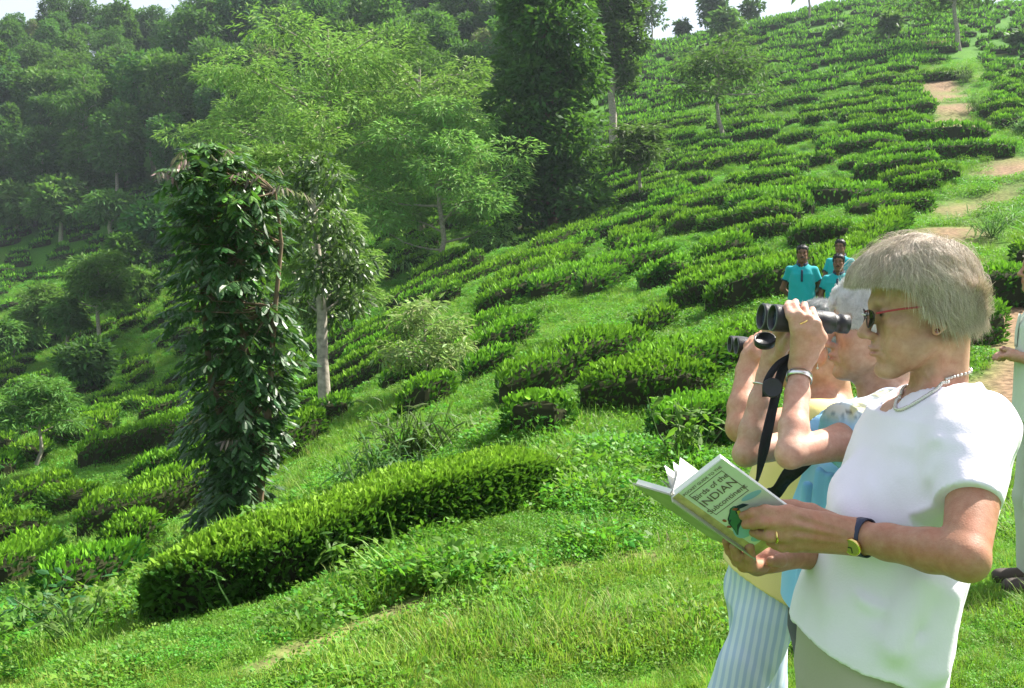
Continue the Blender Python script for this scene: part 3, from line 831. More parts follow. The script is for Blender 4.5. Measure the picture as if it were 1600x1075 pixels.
# -- the dense leafy tree with drooping compound leaves
Y = 11.0; x = (392 - 800) / FOC * Y; b = np.array([x, Y, gz(x, Y)])
gt, gc, gy = Geo(), Geo(), Geo()
stems = [[(395, 870), (400, 760), (385, 640), (380, 520), (377, 400), (372, 280)], [(395, 870), (370, 740), (330, 600), (315, 450), (312, 340), (305, 250)],
         [(395, 870), (410, 740), (420, 620), (430, 480), (440, 380), (430, 300)]]
sp = []
for k, st in enumerate(stems):
    pts = np.array([P(a, c, Y + (0, .35, -.25)[k] * (i / 5)) for i, (a, c) in enumerate(st)]); sp.append(pts)
    V, F = tube(pts, np.linspace((.075, .05, .05)[k], .012, 6), 8); gt.add(V, F)
def prof(py):   # half width and centre of the crown by height in the photograph
    return np.interp(py, [225, 260, 330, 420, 520, 600, 680, 760, 830], [40, 88, 106, 108, 100, 86, 74, 70, 62]), np.interp(py, [225, 330, 520, 640, 760, 830], [330, 355, 368, 378, 372, 375])
def compound(g, o, dv, nlf, LL, cols, dr=0.3, wid=0.42):
    dv = norm(dv); t = np.linspace(0, 1, 5)[:, None]; rl = LL * nlf * 0.23
    pth = o + dv * rl * t + np.array([0, 0, -1.0]) * rl * 0.35 * t ** 2
    V, F = tube(pth, [.005, .004, .003, .003, .002], 3); g.add(V, F, (0.07, 0.1, 0.03))
    side = norm(np.cross(dv, [0, 0, 1.0]))
    ps, ds = [], []
    for i in range(nlf):
        u = 0.25 + 0.75 * (i // 2) / max(1, (nlf - 1) // 2); q = o + dv * rl * u + np.array([0, 0, -1.0]) * rl * 0.35 * u * u
        sgn = 1 if i % 2 else -1
        dd = dv * 0.55 + side * sgn * 0.8 + np.array([0, 0, -0.35 - dr * rng.random()]) if i < nlf - 1 else dv + np.array([0, 0, -0.5])
        ps.append(q); ds.append(dd)
    ps, ds = np.array(ps), norm(np.array(ds)); n = len(ps)
    ss = np.cross(ds, np.array([0, 0, 1.0]) + rng.normal(size=(n, 3)) * 0.35)
    Ls = LL * (0.8 + 0.4 * rng.random(n))
    V, F = leaf_long(ps, ds, ss, Ls, Ls * wid, droop=0.2)
    g.add(V, F, np.repeat(leaf_cols(n, cols, 0.22), 8, 0))
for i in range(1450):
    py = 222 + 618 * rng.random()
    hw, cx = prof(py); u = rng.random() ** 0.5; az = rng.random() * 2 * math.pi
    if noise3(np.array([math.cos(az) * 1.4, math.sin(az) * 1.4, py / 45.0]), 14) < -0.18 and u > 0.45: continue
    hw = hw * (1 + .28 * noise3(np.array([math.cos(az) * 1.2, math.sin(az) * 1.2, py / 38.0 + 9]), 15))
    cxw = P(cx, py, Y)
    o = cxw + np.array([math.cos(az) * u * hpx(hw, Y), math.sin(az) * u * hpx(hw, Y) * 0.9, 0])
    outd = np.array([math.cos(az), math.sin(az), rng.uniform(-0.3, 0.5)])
    yg = rng.random() < np.clip((420 - py) / 300, 0.06, 0.7)  # brighter leaf colour mixed in, mostly higher up, to suggest sunlit leaves
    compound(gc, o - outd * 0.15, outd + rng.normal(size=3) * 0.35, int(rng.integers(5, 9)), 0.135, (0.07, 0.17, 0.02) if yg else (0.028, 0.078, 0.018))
    if i % 4 == 0:
        st = sp[i % 3]; k = np.argmin(abs(st[:, 2] - o[2])); limb(gt, st[k], o - outd * .15, 0.012, 0.004, 0.05, 4, 4)
for (a, c) in ((292, 232), (320, 238), (268, 262), (258, 270), (405, 262), (430, 262), (440, 290), (352, 238), (300, 250), (455, 300), (370, 690), (385, 680), (405, 800)):
    for k in range(2):
        o = P(a + rng.normal() * 6, c + rng.normal() * 4, Y - 0.2 + rng.normal() * 0.2)
        compound(gy, o, rdir(1)[0] * np.array([1, 1, 0.2]), 8, 0.105, (0.25, 0.19, 0.17), dr=1.4, wid=0.26)
e = empty('leafy_tree', tuple(b)); tag(e, 'dense dark leafy tree with drooping compound leaves behind the front hedge', 'tree')
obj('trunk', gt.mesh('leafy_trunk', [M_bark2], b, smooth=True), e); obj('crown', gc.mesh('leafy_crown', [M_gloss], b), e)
tag(obj('young_leaves', gy.mesh('young_leaves', [M_tree], b), e), 'limp pinkish brown young leaves at the tips')

# -- bamboo-like plant behind the front hedge and weeds at the left corner
def blade_plant(name, px, py, Y, n, L, hgt, spread, col, label, cat='plant', w=0.14):
    x = (px - 800) / FOC * Y; b = np.array([x, Y, gz(x, Y)])
    g = Geo(); gs = Geo()
    for i in range(max(5, n // 10)):
        q = b + np.array([rng.normal() * spread * .5, rng.normal() * spread * .5, hgt * rng.uniform(.5, 1)])
        limb(gs, b + rng.normal(size=3) * 0.05 * np.array([1, 1, 0]) - np.array([0, 0, 0.05]), q, 0.009, 0.003, 0.05, 5, 4, col=(0.07, 0.12, 0.03))
        m = 10
        p = b + (q - b) * rng.uniform(0.25, 1, size=(m, 1)) + rng.normal(size=(m, 3)) * 0.03
        d = norm(rng.normal(size=(m, 3)) + np.array([0, 0, 0.5])); s = np.cross(d, rng.normal(size=(m, 3)) * .4 + np.array([0, 0, 1.0]))
        Ls = L * rng.uniform(0.6, 1.2, m); V, F = leaf_long(p, d, s, Ls, Ls * w, droop=0.35)
        g.add(V, F, np.repeat(leaf_cols(m, col, 0.2), 8, 0))
    e = empty(name, tuple(b)); tag(e, label, cat)
    obj('stems', gs.mesh('stems', [M_grass], b), e); obj('leaves', g.mesh('leaves', [M_grass], b), e)
blade_plant('bamboo_clump', 640, 720, 10.2, 420, 0.24, 0.75, 0.5, (0.075, 0.16, 0.03), 'bamboo like clump of narrow leaves behind the front hedge', w=0.12)
blade_plant('bamboo_clump', 590, 760, 9.4, 260, 0.2, 0.55, 0.5, (0.055, 0.13, 0.025), 'low clump of narrow leaves pressed against the back of the front hedge', w=0.14)
blade_plant('leafy_weed', 350, 905, 5.45, 60, 0.11, 0.25, 0.25, (0.06, 0.17, 0.02), 'broad leaved weed in the shade before the front hedge', 'weed', w=0.3)
blade_plant('leafy_weed', 520, 880, 5.7, 60, 0.12, 0.3, 0.12, (0.10, 0.23, 0.03), 'bright broad leaved weed at the foot of the front hedge', 'weed', w=0.28)
blade_plant('leafy_weed', 30, 1010, 6.2, 160, 0.11, 0.4, 0.6, (0.035, 0.10, 0.025), 'large dark weed in the bottom left corner', 'weed', w=0.4)
blade_plant('leafy_weed', 110, 990, 5.6, 110, 0.09, 0.35, 0.3, (0.10, 0.2, 0.04), 'pale flowering weed at the lawn edge bottom left', 'weed', w=0.35)
blade_plant('leafy_shoot', 1075, 650, 8.3, 130, 0.16, 0.6, 0.35, (0.10, 0.25, 0.03), 'upright light green shoots above the open book', 'plant', w=0.3)
for px, py, hh, lab in ((1515, 180, 1.3, 'tall pale grass clump between the upper path and the slope'), (1545, 370, 0.9, 'tall grass clump right of the grey haired head'), (1500, 130, 1.3, 'pale grass clump high on the path edge'), (1590, 215, 1.0, 'grass clump at the right edge above the dirt')):
    b = ground(px, py); blade_plant('tall_grass', px, py, b[1], 220, 0.5 * hh, hh * .9, 0.8, (0.13, 0.22, 0.06), lab, 'grass clump', w=0.05)
b = ground(1450, 78); blade_plant('dry_shrub', 1450, 78, b[1], 300, 0.5, 0.8, 1.3, (0.22, 0.15, 0.07), 'dry brown shrub high on the slope beside the path', 'shrub', w=0.15)

# -- wood on the far ridge
_protos = []
for k in range(9):
    kind = ('round', 'tall', 'round', 'feathery', 'tall', 'round', 'sparse', 'column', 'tall')[k]
    _protos.append(tree_meshes(kind, 10.0, 200 + k, R=(3.2, 2.2, 2.8, 4.0, 2.6, 3.6, 2.4, 2.2, 3)[k], dens=1.25, leaf=0.5,
                               base=((0.036, 0.095, 0.026), (0.03, 0.08, 0.03), (0.058, 0.135, 0.026), (0.065, 0.145, 0.03), (0.04, 0.105, 0.025), (0.03, 0.078, 0.024), (0.14, 0.15, 0.075), (0.034, 0.082, 0.022), (0.07, 0.15, 0.03))[k],
                               young=(0.12, 0.23, 0.035), bark=M_bark))
_nw = 0
_tried = 0; _wp = []
while _nw < 235 and _tried < 6000:
    _tried += 1
    px = -70 + 1000 * rng.random() ** 0.9; Yx = rng.uniform(76, 158)
    x = (px - 800) / FOC * Yx; z = gz(x, Yx); qx, qy = pix((x, Yx, z))
    if qx > 790 and qy > 190: continue
    if qx > 840: continue
    lim = np.interp(qx, [-80, 150, 300, 450, 560, 700, 800], [350, 335, 300, 330, 300, 215, 190])
    if qy > lim: continue
    if in_poly(qx, qy, [(190, 190), (300, 170), (300, 260), (150, 290)]): continue     # open tea terrace in the wood
    if any((x - a) ** 2 + (Yx - c) ** 2 < 11 for a, c in _wp): continue
    _wp.append((x, Yx))
    k = int(rng.integers(len(_protos)))
    if k == 6 and rng.random() < 0.6: k = 4
    s = rng.uniform(0.75, 1.25) * (0.95 if Yx > 100 else 0.8)
    if qx < 300 and Yx > 125: s *= 0.72
    if Yx > 145: s *= 0.95
    lab = 'hazy tree in the wood along the top of the far ridge' if Yx > 125 else 'tree in the dense wood on the far hillside'
    if qx > 620: lab = 'tree of the wood rising behind the feathery trees'
    e = put_tree('forest_tree', (x, Yx, z), _protos[k], lab, 'trees of the far wood', rot=rng.random() * 6.3, s=s, sz=s * rng.uniform(.9, 1.25))
    _nw += 1
_wt = []
for _o in COL.objects:
    if _o.name.startswith('forest_tree'):
        q_ = pix(np.array(_o.location)); _wt.append((_o.name, q_[0], q_[1]))
for nm_, (bd_, lf_) in ranked(_wt, 13).items():
    bpy.data.objects[nm_]['label'] = 'tree of the far wood, %s from left in the %s tier up the hillside' % (lf_, bd_)
# undergrowth mass that closes the wood
gU = Geo()
for i in range(420):
    px = -80 + 900 * rng.random(); Yx = rng.uniform(75, 160); x = (px - 800) / FOC * Yx; z = gz(x, Yx); qx, qy = pix((x, Yx, z))
    lim = np.interp(qx, [-80, 150, 300, 450, 560, 700, 800], [350, 335, 300, 330, 300, 215, 190])
    if qy > lim or in_poly(qx, qy, [(190, 190), (300, 170), (300, 260), (150, 290)]): continue
    r = rng.uniform(1.2, 2.6)
    blob_leaves(gU, np.array([x, Yx, z + r * 0.4]), np.array([1.3, 1.3, 0.8]) * r, 150, 0.6, 0.45, (0.05, 0.12, 0.028) if rng.random() < .8 else (0.12, 0.17, 0.06), (0.11, 0.2, 0.035), seed=i)
tag(obj('undergrowth', gU.mesh('undergrowth', [M_tree])), 'tangled green undergrowth below the trees of the far wood', 'undergrowth', kind='stuff')

# ------------------------------------------------------------------ grass and weeds
PROTO = bpy.data.collections.new('ground_cover_pieces')     # not linked to the scene: only instanced
def blades(n, hgt, spread, w, col, col2, bend=0.5):
    g = Geo()
    for i in range(n):
        a = rng.random() * 6.283; r = spread * rng.random() ** 0.6
        o = np.array([math.cos(a) * r, math.sin(a) * r, -0.02]); h = hgt * rng.uniform(.5, 1.15)
        az = a + rng.normal() * 0.8; bd = bend * rng.uniform(.3, 1.3) * h
        dv = np.array([math.cos(az), math.sin(az), 0]); sd = np.array([-dv[1], dv[0], 0]) * w
        c = [o, o + dv * bd * .2 + np.array([0, 0, h * .5]), o + dv * bd * .6 + np.array([0, 0, h * .85]), o + dv * bd + np.array([0, 0, h])]
        V = [c[0] - sd, c[0] + sd, c[1] - sd * .8, c[1] + sd * .8, c[2] - sd * .5, c[2] + sd * .5, c[3]]
        t = rng.random(); cc = np.array(col) * (1 - t) + np.array(col2) * t
        g.add(V, [[0, 1, 3, 2], [2, 3, 5, 4]], cc); g.add([V[4], V[5], V[6]], [[0, 1, 2]], cc)
    return g
def weeds(n, hgt, spread, L, col, col2):
    g = Geo()
    a = rng.random(n) * 6.283; r = spread * rng.random(n) ** 0.55
    p = np.stack([np.cos(a) * r, np.sin(a) * r, hgt * rng.random(n) ** 0.7 * (1 - 0.5 * (r / spread) ** 2)], -1)
    d = norm(np.stack([np.cos(a), np.sin(a), np.full(n, .35)], -1) + rng.normal(size=(n, 3)) * .6); s = np.cross(d, np.array([0, 0, 1.0]) + rng.normal(size=(n, 3)) * .4)
    Ls = L * rng.uniform(.6, 1.3, n); V, F = leaf_quads(p, d, s, Ls, Ls * .55, droop=0.1)
    t = rng.random((n, 1)); g.add(V, F, np.repeat(np.array(col) * (1 - t) + np.array(col2) * t, 4, 0))
    return g
_pl = [blades(40, .10, .10, .0030, (.15, .28, .02), (.31, .39, .06), .7), blades(36, .13, .10, .0028, (.085, .22, .016), (.19, .31, .035), .8),
       weeds(90, .08, .13, .024, (.075, .19, .016), (.17, .32, .03)), weeds(150, .13, .16, .032, (.055, .18, .014), (.13, .30, .025)),
       blades(30, .30, .10, .003, (.085, .22, .02), (.17, .30, .04), .6), weeds(120, .10, .15, .027, (.08, .21, .016), (.18, .34, .03)),
       blades(16, .09, .08, .003, (.22, .2, .08), (.3, .25, .11), .9)]
for i, g in enumerate(_pl):
    o = bpy.data.objects.new('piece_%d' % i, g.mesh('piece_%d' % i, [M_grass])); PROTO.objects.link(o)

pts, rot, scl, idx = [], [], [], []
def sprinkle(n, r0, r1, th0=-0.60, th1=0.60, pw=1.0, mode='mix'):
    th = rng.uniform(th0, th1, n)
    r = np.exp(np.log(r0) + (np.log(r1) - np.log(r0)) * rng.random(n)) if pw == 0 else (r0 ** pw + (r1 ** pw - r0 ** pw) * rng.random(n)) ** (1 / pw)
    x, y = r * np.sin(th), r * np.cos(th); dm = dirt_mask(x, y)
    keep = rng.random(n) > dm * 2.4
    x, y, r = x[keep], y[keep], r[keep]; n = len(x); z = height(x, y)
    qx, qy = pix(np.stack([x, y, z], -1))
    if mode == 'hill':
        nz = noise2(x * .35, y * .35, 51)
        k = np.where(rng.random(n) < np.clip(.55 + .5 * nz, .1, .95), rng.choice([3, 5, 3], n), rng.choice([1, 1, 1, 0], n))
        s = (r / 9.0) ** 0.45 * rng.uniform(.6, 1.1, n)
    else:
        # tufted lawn below the footpath, taller leafy weeds between footpath and hedge
        py_path = np.interp(qx, [0, 430, 620, 800, 1010, 1200, 1600], [1075, 1040, 955, 915, 868, 820, 760])
        weedy = qy < py_path - 6
        nz = noise2(x * .9, y * .9, 52) * .6 + noise2(x * 3, y * 3, 53) * .4
        k = np.where(weedy, np.where(nz > -.12, rng.choice([3, 5, 5, 1], n), rng.choice([1, 1, 2, 5, 0], n)), np.where(nz > .12, rng.choice([2, 2, 0], n), rng.choice([0, 0, 1, 6, 2], n, p=[.34, .2, .14, .18, .14])))
        right = (qx > 1380); k = np.where(right, rng.choice([0, 2, 2, 1, 6], n), k)
        s = np.where(weedy & ~right, rng.uniform(.6, 1.05, n), rng.uniform(.45, .95, n)) * (r / 5.0) ** 0.25
        s = s * (0.5 + 0.75 * np.clip(noise2(x * 1.6, y * 1.6, 54) + .5, 0, 1)) * np.where(rng.random(n) < .06, 1.6, 1)
    pts.append(np.stack([x, y, z], -1)); idx.append(k); scl.append(s)
    rot.append(np.stack([rng.normal(size=n) * .12, rng.normal(size=n) * .12, rng.random(n) * 6.283], -1))
sprinkle(30000, 2.6, 11.0, pw=1.3, mode='lawn')
sprinkle(52000, 9.5, 85.0, pw=0.35, mode='hill'); sprinkle(4000, 60.0, 100.0, th0=-.5, th1=-.28, pw=1, mode='hill')
pts, rot, scl, idx = np.concatenate(pts), np.concatenate(rot), np.concatenate(scl), np.concatenate(idx)
# nothing grows through the clipped hedge
_dh = _seg_dist(pts[:, 0], pts[:, 1], [np.array(a) for a in front]); _k = _dh > 0.38
pts, rot, scl, idx = pts[_k], rot[_k], scl[_k], idx[_k]
gm = bpy.data.meshes.new('grass'); gm.vertices.add(len(pts)); gm.vertices.foreach_set('co', pts.astype(np.float32).ravel())
a = gm.attributes.new('rot', 'FLOAT_VECTOR', 'POINT'); a.data.foreach_set('vector', rot.astype(np.float32).ravel())
a = gm.attributes.new('scl', 'FLOAT', 'POINT'); a.data.foreach_set('value', scl.astype(np.float32))
a = gm.attributes.new('idx', 'INT', 'POINT'); a.data.foreach_set('value', idx.astype(np.int32))
grass = obj('grass', gm); tag(grass, 'green grass and low weeds covering the hillside', 'grass', kind='stuff')
ng = bpy.data.node_groups.new('grass_cover', 'GeometryNodeTree')
ng.interface.new_socket('Geometry', in_out='INPUT', socket_type='NodeSocketGeometry'); ng.interface.new_socket('Geometry', in_out='OUTPUT', socket_type='NodeSocketGeometry')
N = ng.nodes; gi = N.new('NodeGroupInput'); go = N.new('NodeGroupOutput'); ip = N.new('GeometryNodeInstanceOnPoints'); ci = N.new('GeometryNodeCollectionInfo')
ci.inputs['Collection'].default_value = PROTO; ci.inputs['Separate Children'].default_value = True; ci.inputs['Reset Children'].default_value = True
def named(nm, t):
    q = N.new('GeometryNodeInputNamedAttribute'); q.data_type = t; q.inputs['Name'].default_value = nm
    return [o for o in q.outputs if o.enabled][0]
L_ = ng.links
L_.new(gi.outputs[0], ip.inputs['Points']); L_.new(ci.outputs[0], ip.inputs['Instance']); ip.inputs['Pick Instance'].default_value = True
L_.new(named('idx', 'INT'), ip.inputs['Instance Index']); L_.new(named('rot', 'FLOAT_VECTOR'), ip.inputs['Rotation']); L_.new(named('scl', 'FLOAT'), ip.inputs['Scale'])
L_.new(ip.outputs[0], go.inputs[0])
md = grass.modifiers.new('cover', 'NODES'); md.node_group = ng
# ------------------------------------------------------------------ hazy air
M_haze, n, l = mat_new('hazy_air')
_o = n.new('ShaderNodeOutputMaterial'); _v = n.new('ShaderNodeVolumePrincipled')
_v.inputs['Color'].default_value = (0.78, 0.90, 1.0, 1); _v.inputs['Density'].default_value = 0.00035; _v.inputs['Anisotropy'].default_value = 0.15
l.new(_v.outputs[0], _o.inputs['Volume'])
_hv = np.array([(x, y, z) for x in (-345, 345) for y in (-345, 345) for z in (-12, 78)], float)
haze = obj('haze', make_mesh('haze', _hv, np.array([(0, 1, 3, 2), (4, 6, 7, 5), (0, 4, 5, 1), (2, 3, 7, 6), (0, 2, 6, 4), (1, 5, 7, 3)]), [M_haze]))
tag(haze, 'thin blue morning haze over the valley', 'haze', kind='stuff')
# ================================================================== figures: signed-distance modelling
def smin(a, b, k):
    if k <= 0: return np.minimum(a, b)
    h = np.clip(0.5 + 0.5 * (b - a) / k, 0, 1)
    return b * (1 - h) + a * h - k * h * (1 - h)

class Sdf:
    def __init__(s): s.pr = []; s.post = None
    def add(s, fn, c, R, k=0.01, sub=False): s.pr.append((fn, np.asarray(c, float), R, k, sub)); return s
    def cone(s, a, b, ra, rb, k=0.01, sub=False):
        a = np.asarray(a, float); b = np.asarray(b, float); ab = b - a; q = float(ab @ ab) + 1e-12
        def f(p):
            t = np.clip((p - a) @ ab / q, 0, 1)
            return np.linalg.norm(p - a - t[:, None] * ab, axis=1) - (ra + (rb - ra) * t)
        return s.add(f, (a + b) / 2, math.sqrt(q) / 2 + max(ra, rb), k, sub)
    def chain(s, pts, rad, k=0.01, first=None):
        for i in range(len(pts) - 1): s.cone(pts[i], pts[i + 1], rad[i], rad[i + 1], first if (i == 0 and first is not None) else k)
        return s
    def ball(s, c, r, k=0.01, sub=False): return s.cone(c, np.asarray(c) + 1e-5, r, r, k, sub)
    def ell(s, c, r, M=None, k=0.01, sub=False):
        c = np.asarray(c, float); r = np.asarray(r, float)
        def f(p):
            q = p - c
            if M is not None: q = q @ M            # columns of M are the axes
            k0 = np.linalg.norm(q / r, axis=1); k1 = np.linalg.norm(q / (r * r), axis=1)
            return k0 * (k0 - 1) / np.maximum(k1, 1e-9)
        return s.add(f, c, r.max(), k, sub)
    def loft(s, lv, fw, lf, k=0.01, sq=2.0):
        """stacked ellipses: rows of (z, cx, cy, r_forward, r_left)"""
        lv = np.array(sorted(lv, key=lambda r: r[0]), float); fw = np.asarray(fw, float); lf = np.asarray(lf, float)
        def f(p):
            z = np.clip(p[:, 2], lv[0, 0], lv[-1, 0])
            cx, cy, rf, rl = (np.interp(z, lv[:, 0], lv[:, i]) for i in (1, 2, 3, 4))
            dx, dy = p[:, 0] - cx, p[:, 1] - cy
            a = (dx * fw[0] + dy * fw[1]) / rf; b = (dx * lf[0] + dy * lf[1]) / rl
            e = (np.abs(a) ** sq + np.abs(b) ** sq) ** (1 / sq)
            d = (e - 1) * np.minimum(rf, rl)
            dz = np.maximum(p[:, 2] - lv[-1, 0], lv[0, 0] - p[:, 2])
            return np.where(dz > 0, np.hypot(np.maximum(d, 0), dz), np.maximum(d, dz))
        c = lv[:, [1, 2, 0]].mean(0); R = np.linalg.norm(lv[-1, [1, 2, 0]] - lv[0, [1, 2, 0]]) / 2 + lv[:, 3:].max()
        return s.add(f, c, R, k)
    def plane(s, o, nrm, k=0.0):
        """cut everything on the side the normal points to"""
        o = np.asarray(o, float); nrm = norm(nrm)
        s.pr.append((lambda p: -((p - o) @ nrm), None, 0, k, True)); return s
    def __call__(s, p, margin=0.08):
        p = np.asarray(p, float)
        if len(p) > 40000: return np.concatenate([s(p[i:i + 40000], margin) for i in range(0, len(p), 40000)])
        d = np.full(len(p), 0.5)
        if not len(p): return d
        b0, b1 = p.min(0), p.max(0)
        for fn, c, R, k, sub in s.pr:
            if c is None: m = slice(None); q = p
            else:
                if (np.maximum(np.maximum(b0 - c, c - b1), 0) > R + margin).any(): continue
                m = np.nonzero(((p - c) ** 2).sum(1) < (R + margin) ** 2)[0]
                if not len(m): continue
                q = p[m]
            v = fn(q)
            d[m] = -smin(-d[m], v, k) if sub else smin(d[m], v, k)
        if s.post is not None: d = s.post(p, d)
        return d
    def bounds(s, pad=0.03):
        lo = np.min([c - R for f, c, R, k, u in s.pr if c is not None and not u], 0); hi = np.max([c + R for f, c, R, k, u in s.pr if c is not None and not u], 0)
        return lo - pad, hi + pad

def mesh_sdf(f, h, lo=None, hi=None, B=6, smooth=1):
    a, b = f.bounds() if isinstance(f, Sdf) else (None, None)
    lo = np.asarray(a if lo is None else np.maximum(lo, a), float); hi = np.asarray(b if hi is None else np.minimum(hi, b), float)
    nb = np.ceil((hi - lo) / (h * B)).astype(int) + 1
    bi = np.stack(np.meshgrid(*[np.arange(k) for k in nb], indexing='ij'), -1).reshape(-1, 3)
    cen = lo + (bi + 0.5) * B * h - h * 0.5
    dc = f(cen, B * h * 2 + 0.08)
    N = nb * B
    act = np.abs(dc) < B * h * 1.05 + 0.004
    vals = np.where(dc.reshape(nb) < 0, -0.5, 0.5).astype(np.float32)
    vals = vals.repeat(B, 0).repeat(B, 1).repeat(B, 2)
    off = np.stack(np.meshgrid(*[np.arange(B)] * 3, indexing='ij'), -1).reshape(-1, 3)
    ab = bi[act]
    for c0 in range(0, len(ab), 1500):
        ix = (ab[c0:c0 + 1500, None] * B + off[None]).reshape(-1, 3)
        vals[ix[:, 0], ix[:, 1], ix[:, 2]] = f(lo + ix * h)
    sg = vals < 0
    C = [(i, j, k) for i in (0, 1) for j in (0, 1) for k in (0, 1)]
    cnt = sum(sg[i:N[0] - 1 + i, j:N[1] - 1 + j, k:N[2] - 1 + k].astype(np.int8) for i, j, k in C)
    ci = np.argwhere((cnt > 0) & (cnt < 8))
    cv = np.stack([vals[ci[:, 0] + i, ci[:, 1] + j, ci[:, 2] + k] for i, j, k in C], 1)
    E = [(0, 1), (2, 3), (4, 5), (6, 7), (0, 2), (1, 3), (4, 6), (5, 7), (0, 4), (1, 5), (2, 6), (3, 7)]
    Ca = np.array(C, float); acc = np.zeros((len(ci), 3)); w = np.zeros(len(ci))
    for a_, b_ in E:
        va, vb = cv[:, a_], cv[:, b_]; m = (va < 0) != (vb < 0)
        t = np.where(m, va / np.where(m, va - vb, 1), 0)
        acc += np.where(m[:, None], Ca[a_] + t[:, None] * (Ca[b_] - Ca[a_]), 0); w += m
    V = lo + (ci + acc / w[:, None]) * h
    idm = np.full(tuple(N), -1, np.int32); idm[ci[:, 0], ci[:, 1], ci[:, 2]] = np.arange(len(ci))
    F = []
    for ax in range(3):
        s0 = [slice(None)] * 3; s1 = [slice(None)] * 3; s0[ax] = slice(0, -1); s1[ax] = slice(1, None)
        A, Bv = sg[tuple(s0)], sg[tuple(s1)]
        e = np.argwhere(A != Bv); u, v = (ax + 1) % 3, (ax + 2) % 3
        e = e[(e[:, u] > 0) & (e[:, v] > 0)]
        fl = A[e[:, 0], e[:, 1], e[:, 2]]
        q = []
        for du, dv in ((0, 0), (-1, 0), (-1, -1), (0, -1)):
            c = e.copy(); c[:, u] += du; c[:, v] += dv; q.append(idm[c[:, 0], c[:, 1], c[:, 2]])
        q = np.stack(q, 1); q[~fl] = q[~fl][:, ::-1]
        F.append(q[(q >= 0).all(1)])
    F = np.concatenate(F)
    for _ in range(smooth):                       # pull the vertices onto the exact surface
        e = h * 0.5; d0 = f(V)
        G = np.stack([f(V + np.eye(3)[i] * e) - d0 for i in range(3)], 1) / e
        st = d0[:, None] * G / np.maximum((G * G).sum(1, keepdims=True), 0.3)
        V = V - np.clip(st, -h, h)
    return V, F

def sdf_obj(name, f, h, mats, parent, colfn=None, lo=None, hi=None):
    V, F = mesh_sdf(f, h, lo, hi)
    org = np.array(parent.location) if parent is not None else 0
    col = colfn(V) if colfn else None
    return obj(name, make_mesh(name, V - org, F, mats, col=col, smooth=True), parent)

class Frame:
    def __init__(s, O, f, up=(0, 0, 1), sc=1.0):
        s.O = np.asarray(O, float); s.f = norm(f); s.l = norm(np.cross(up, s.f)); s.u = np.cross(s.f, s.l); s.s = sc
        s.M = np.stack([s.f, s.l, s.u], 1)
    def w(s, x, y, z): return s.O + s.M @ (np.array([x, y, z], float) * s.s)
    def pts(s, a): return s.O + (np.asarray(a, float) * s.s) @ s.M.T
    def loc(s, p): return ((np.asarray(p) - s.O) @ s.M) / s.s

def head_frame(O, yaw, pitch, roll=0.0, sc=1.0):
    """yaw: direction faced, degrees from -X (image left) turning towards the camera; pitch: degrees down"""
    y, p = math.radians(yaw), math.radians(pitch)
    f = np.array([-math.cos(y) * math.cos(p), -math.sin(y) * math.cos(p), -math.sin(p)])
    return Frame(O, f, (0, math.sin(math.radians(roll)), 1), sc)

def add_head(S, H, jowl=1.0, fine=True, occ=0.0):
    s = H.s; w = H.w; M = H.M
    def E(c, r, k=.02, sub=False): S.ell(w(*c), np.array(r) * s, M, k * s, sub)
    def Cn(a, b, ra, rb, k=.02, sub=False): S.cone(w(*a), w(*b), ra * s, rb * s, k * s, sub)
    E((-.014 + occ, 0, .045), (.092 - occ, .073, .078), .02)
    E((.035, 0, .045), (.052, .056, .056))
    E((.032, 0, -.022), (.052, .056, .072))
    for q in (-1, 1):
        Cn((-.002, q * .05, -.05), (.066, q * .016, -.094), .018, .016, .03)
        E((.052, q * .040, -.012), (.024, .019, .017), .02)
        E((.05, q * .034, -.052), (.028, .018, .028 * jowl), .02)
    E((.079, 0, -.096), (.016, .018, .014), .016)
    Cn((.076, -.030, .031), (.082, 0, .029), .011, .011, .014); Cn((.076, .030, .031), (.082, 0, .029), .011, .011, .014)
    for q in (-1, 1): E((.094, q * .033, .012), (.016, .015, .011), .012, True)
    if fine:
        for q in (-1, 1): E((.070, q * .032, .011), (.0135, .0155, .0125), .004)
    Cn((.084, 0, .018), (.108, 0, -.020), .0075, .0095, .012)
    E((.109, 0, -.025), (.0115, .0105, .0095), .008)
    for q in (-1, 1): E((.098, q * .012, -.029), (.011, .0075, .0075), .006)
    E((.080, 0, -.058), (.019, .029, .022), .016)
    if fine:
        for q in (-1, 1): S.ball(w(.101, q * .0065, -.0345), .0035 * s, .003 * s, True)
        E((.0975, 0, -.0525), (.0055, .021, .0048), .005)
        E((.0955, 0, -.0635), (.006, .018, .0055), .005)
        for q in (-1, 1): Cn((.104, 0, -.0580), (.090, q * .023, -.0585), .0022, .0018, .003, True)
        Cn((.094, -.018, -.0755), (.094, .018, -.0755), .004, .004, .008, True)
        for q in (-1, 1): Cn((.094, q * .020, -.032), (.083, q * .031, -.062), .0022, .002, .008, True)   # fold beside the mouth
    for q in (-1, 1):
        E((-.012, q * .073, .002), (.0175, .0075, .030), .008)
        E((-.010, q * .081, .004), (.0105, .0055, .019), .005, True)
        E((-.004, q * .071, -.025), (.0085, .0055, .010), .006)

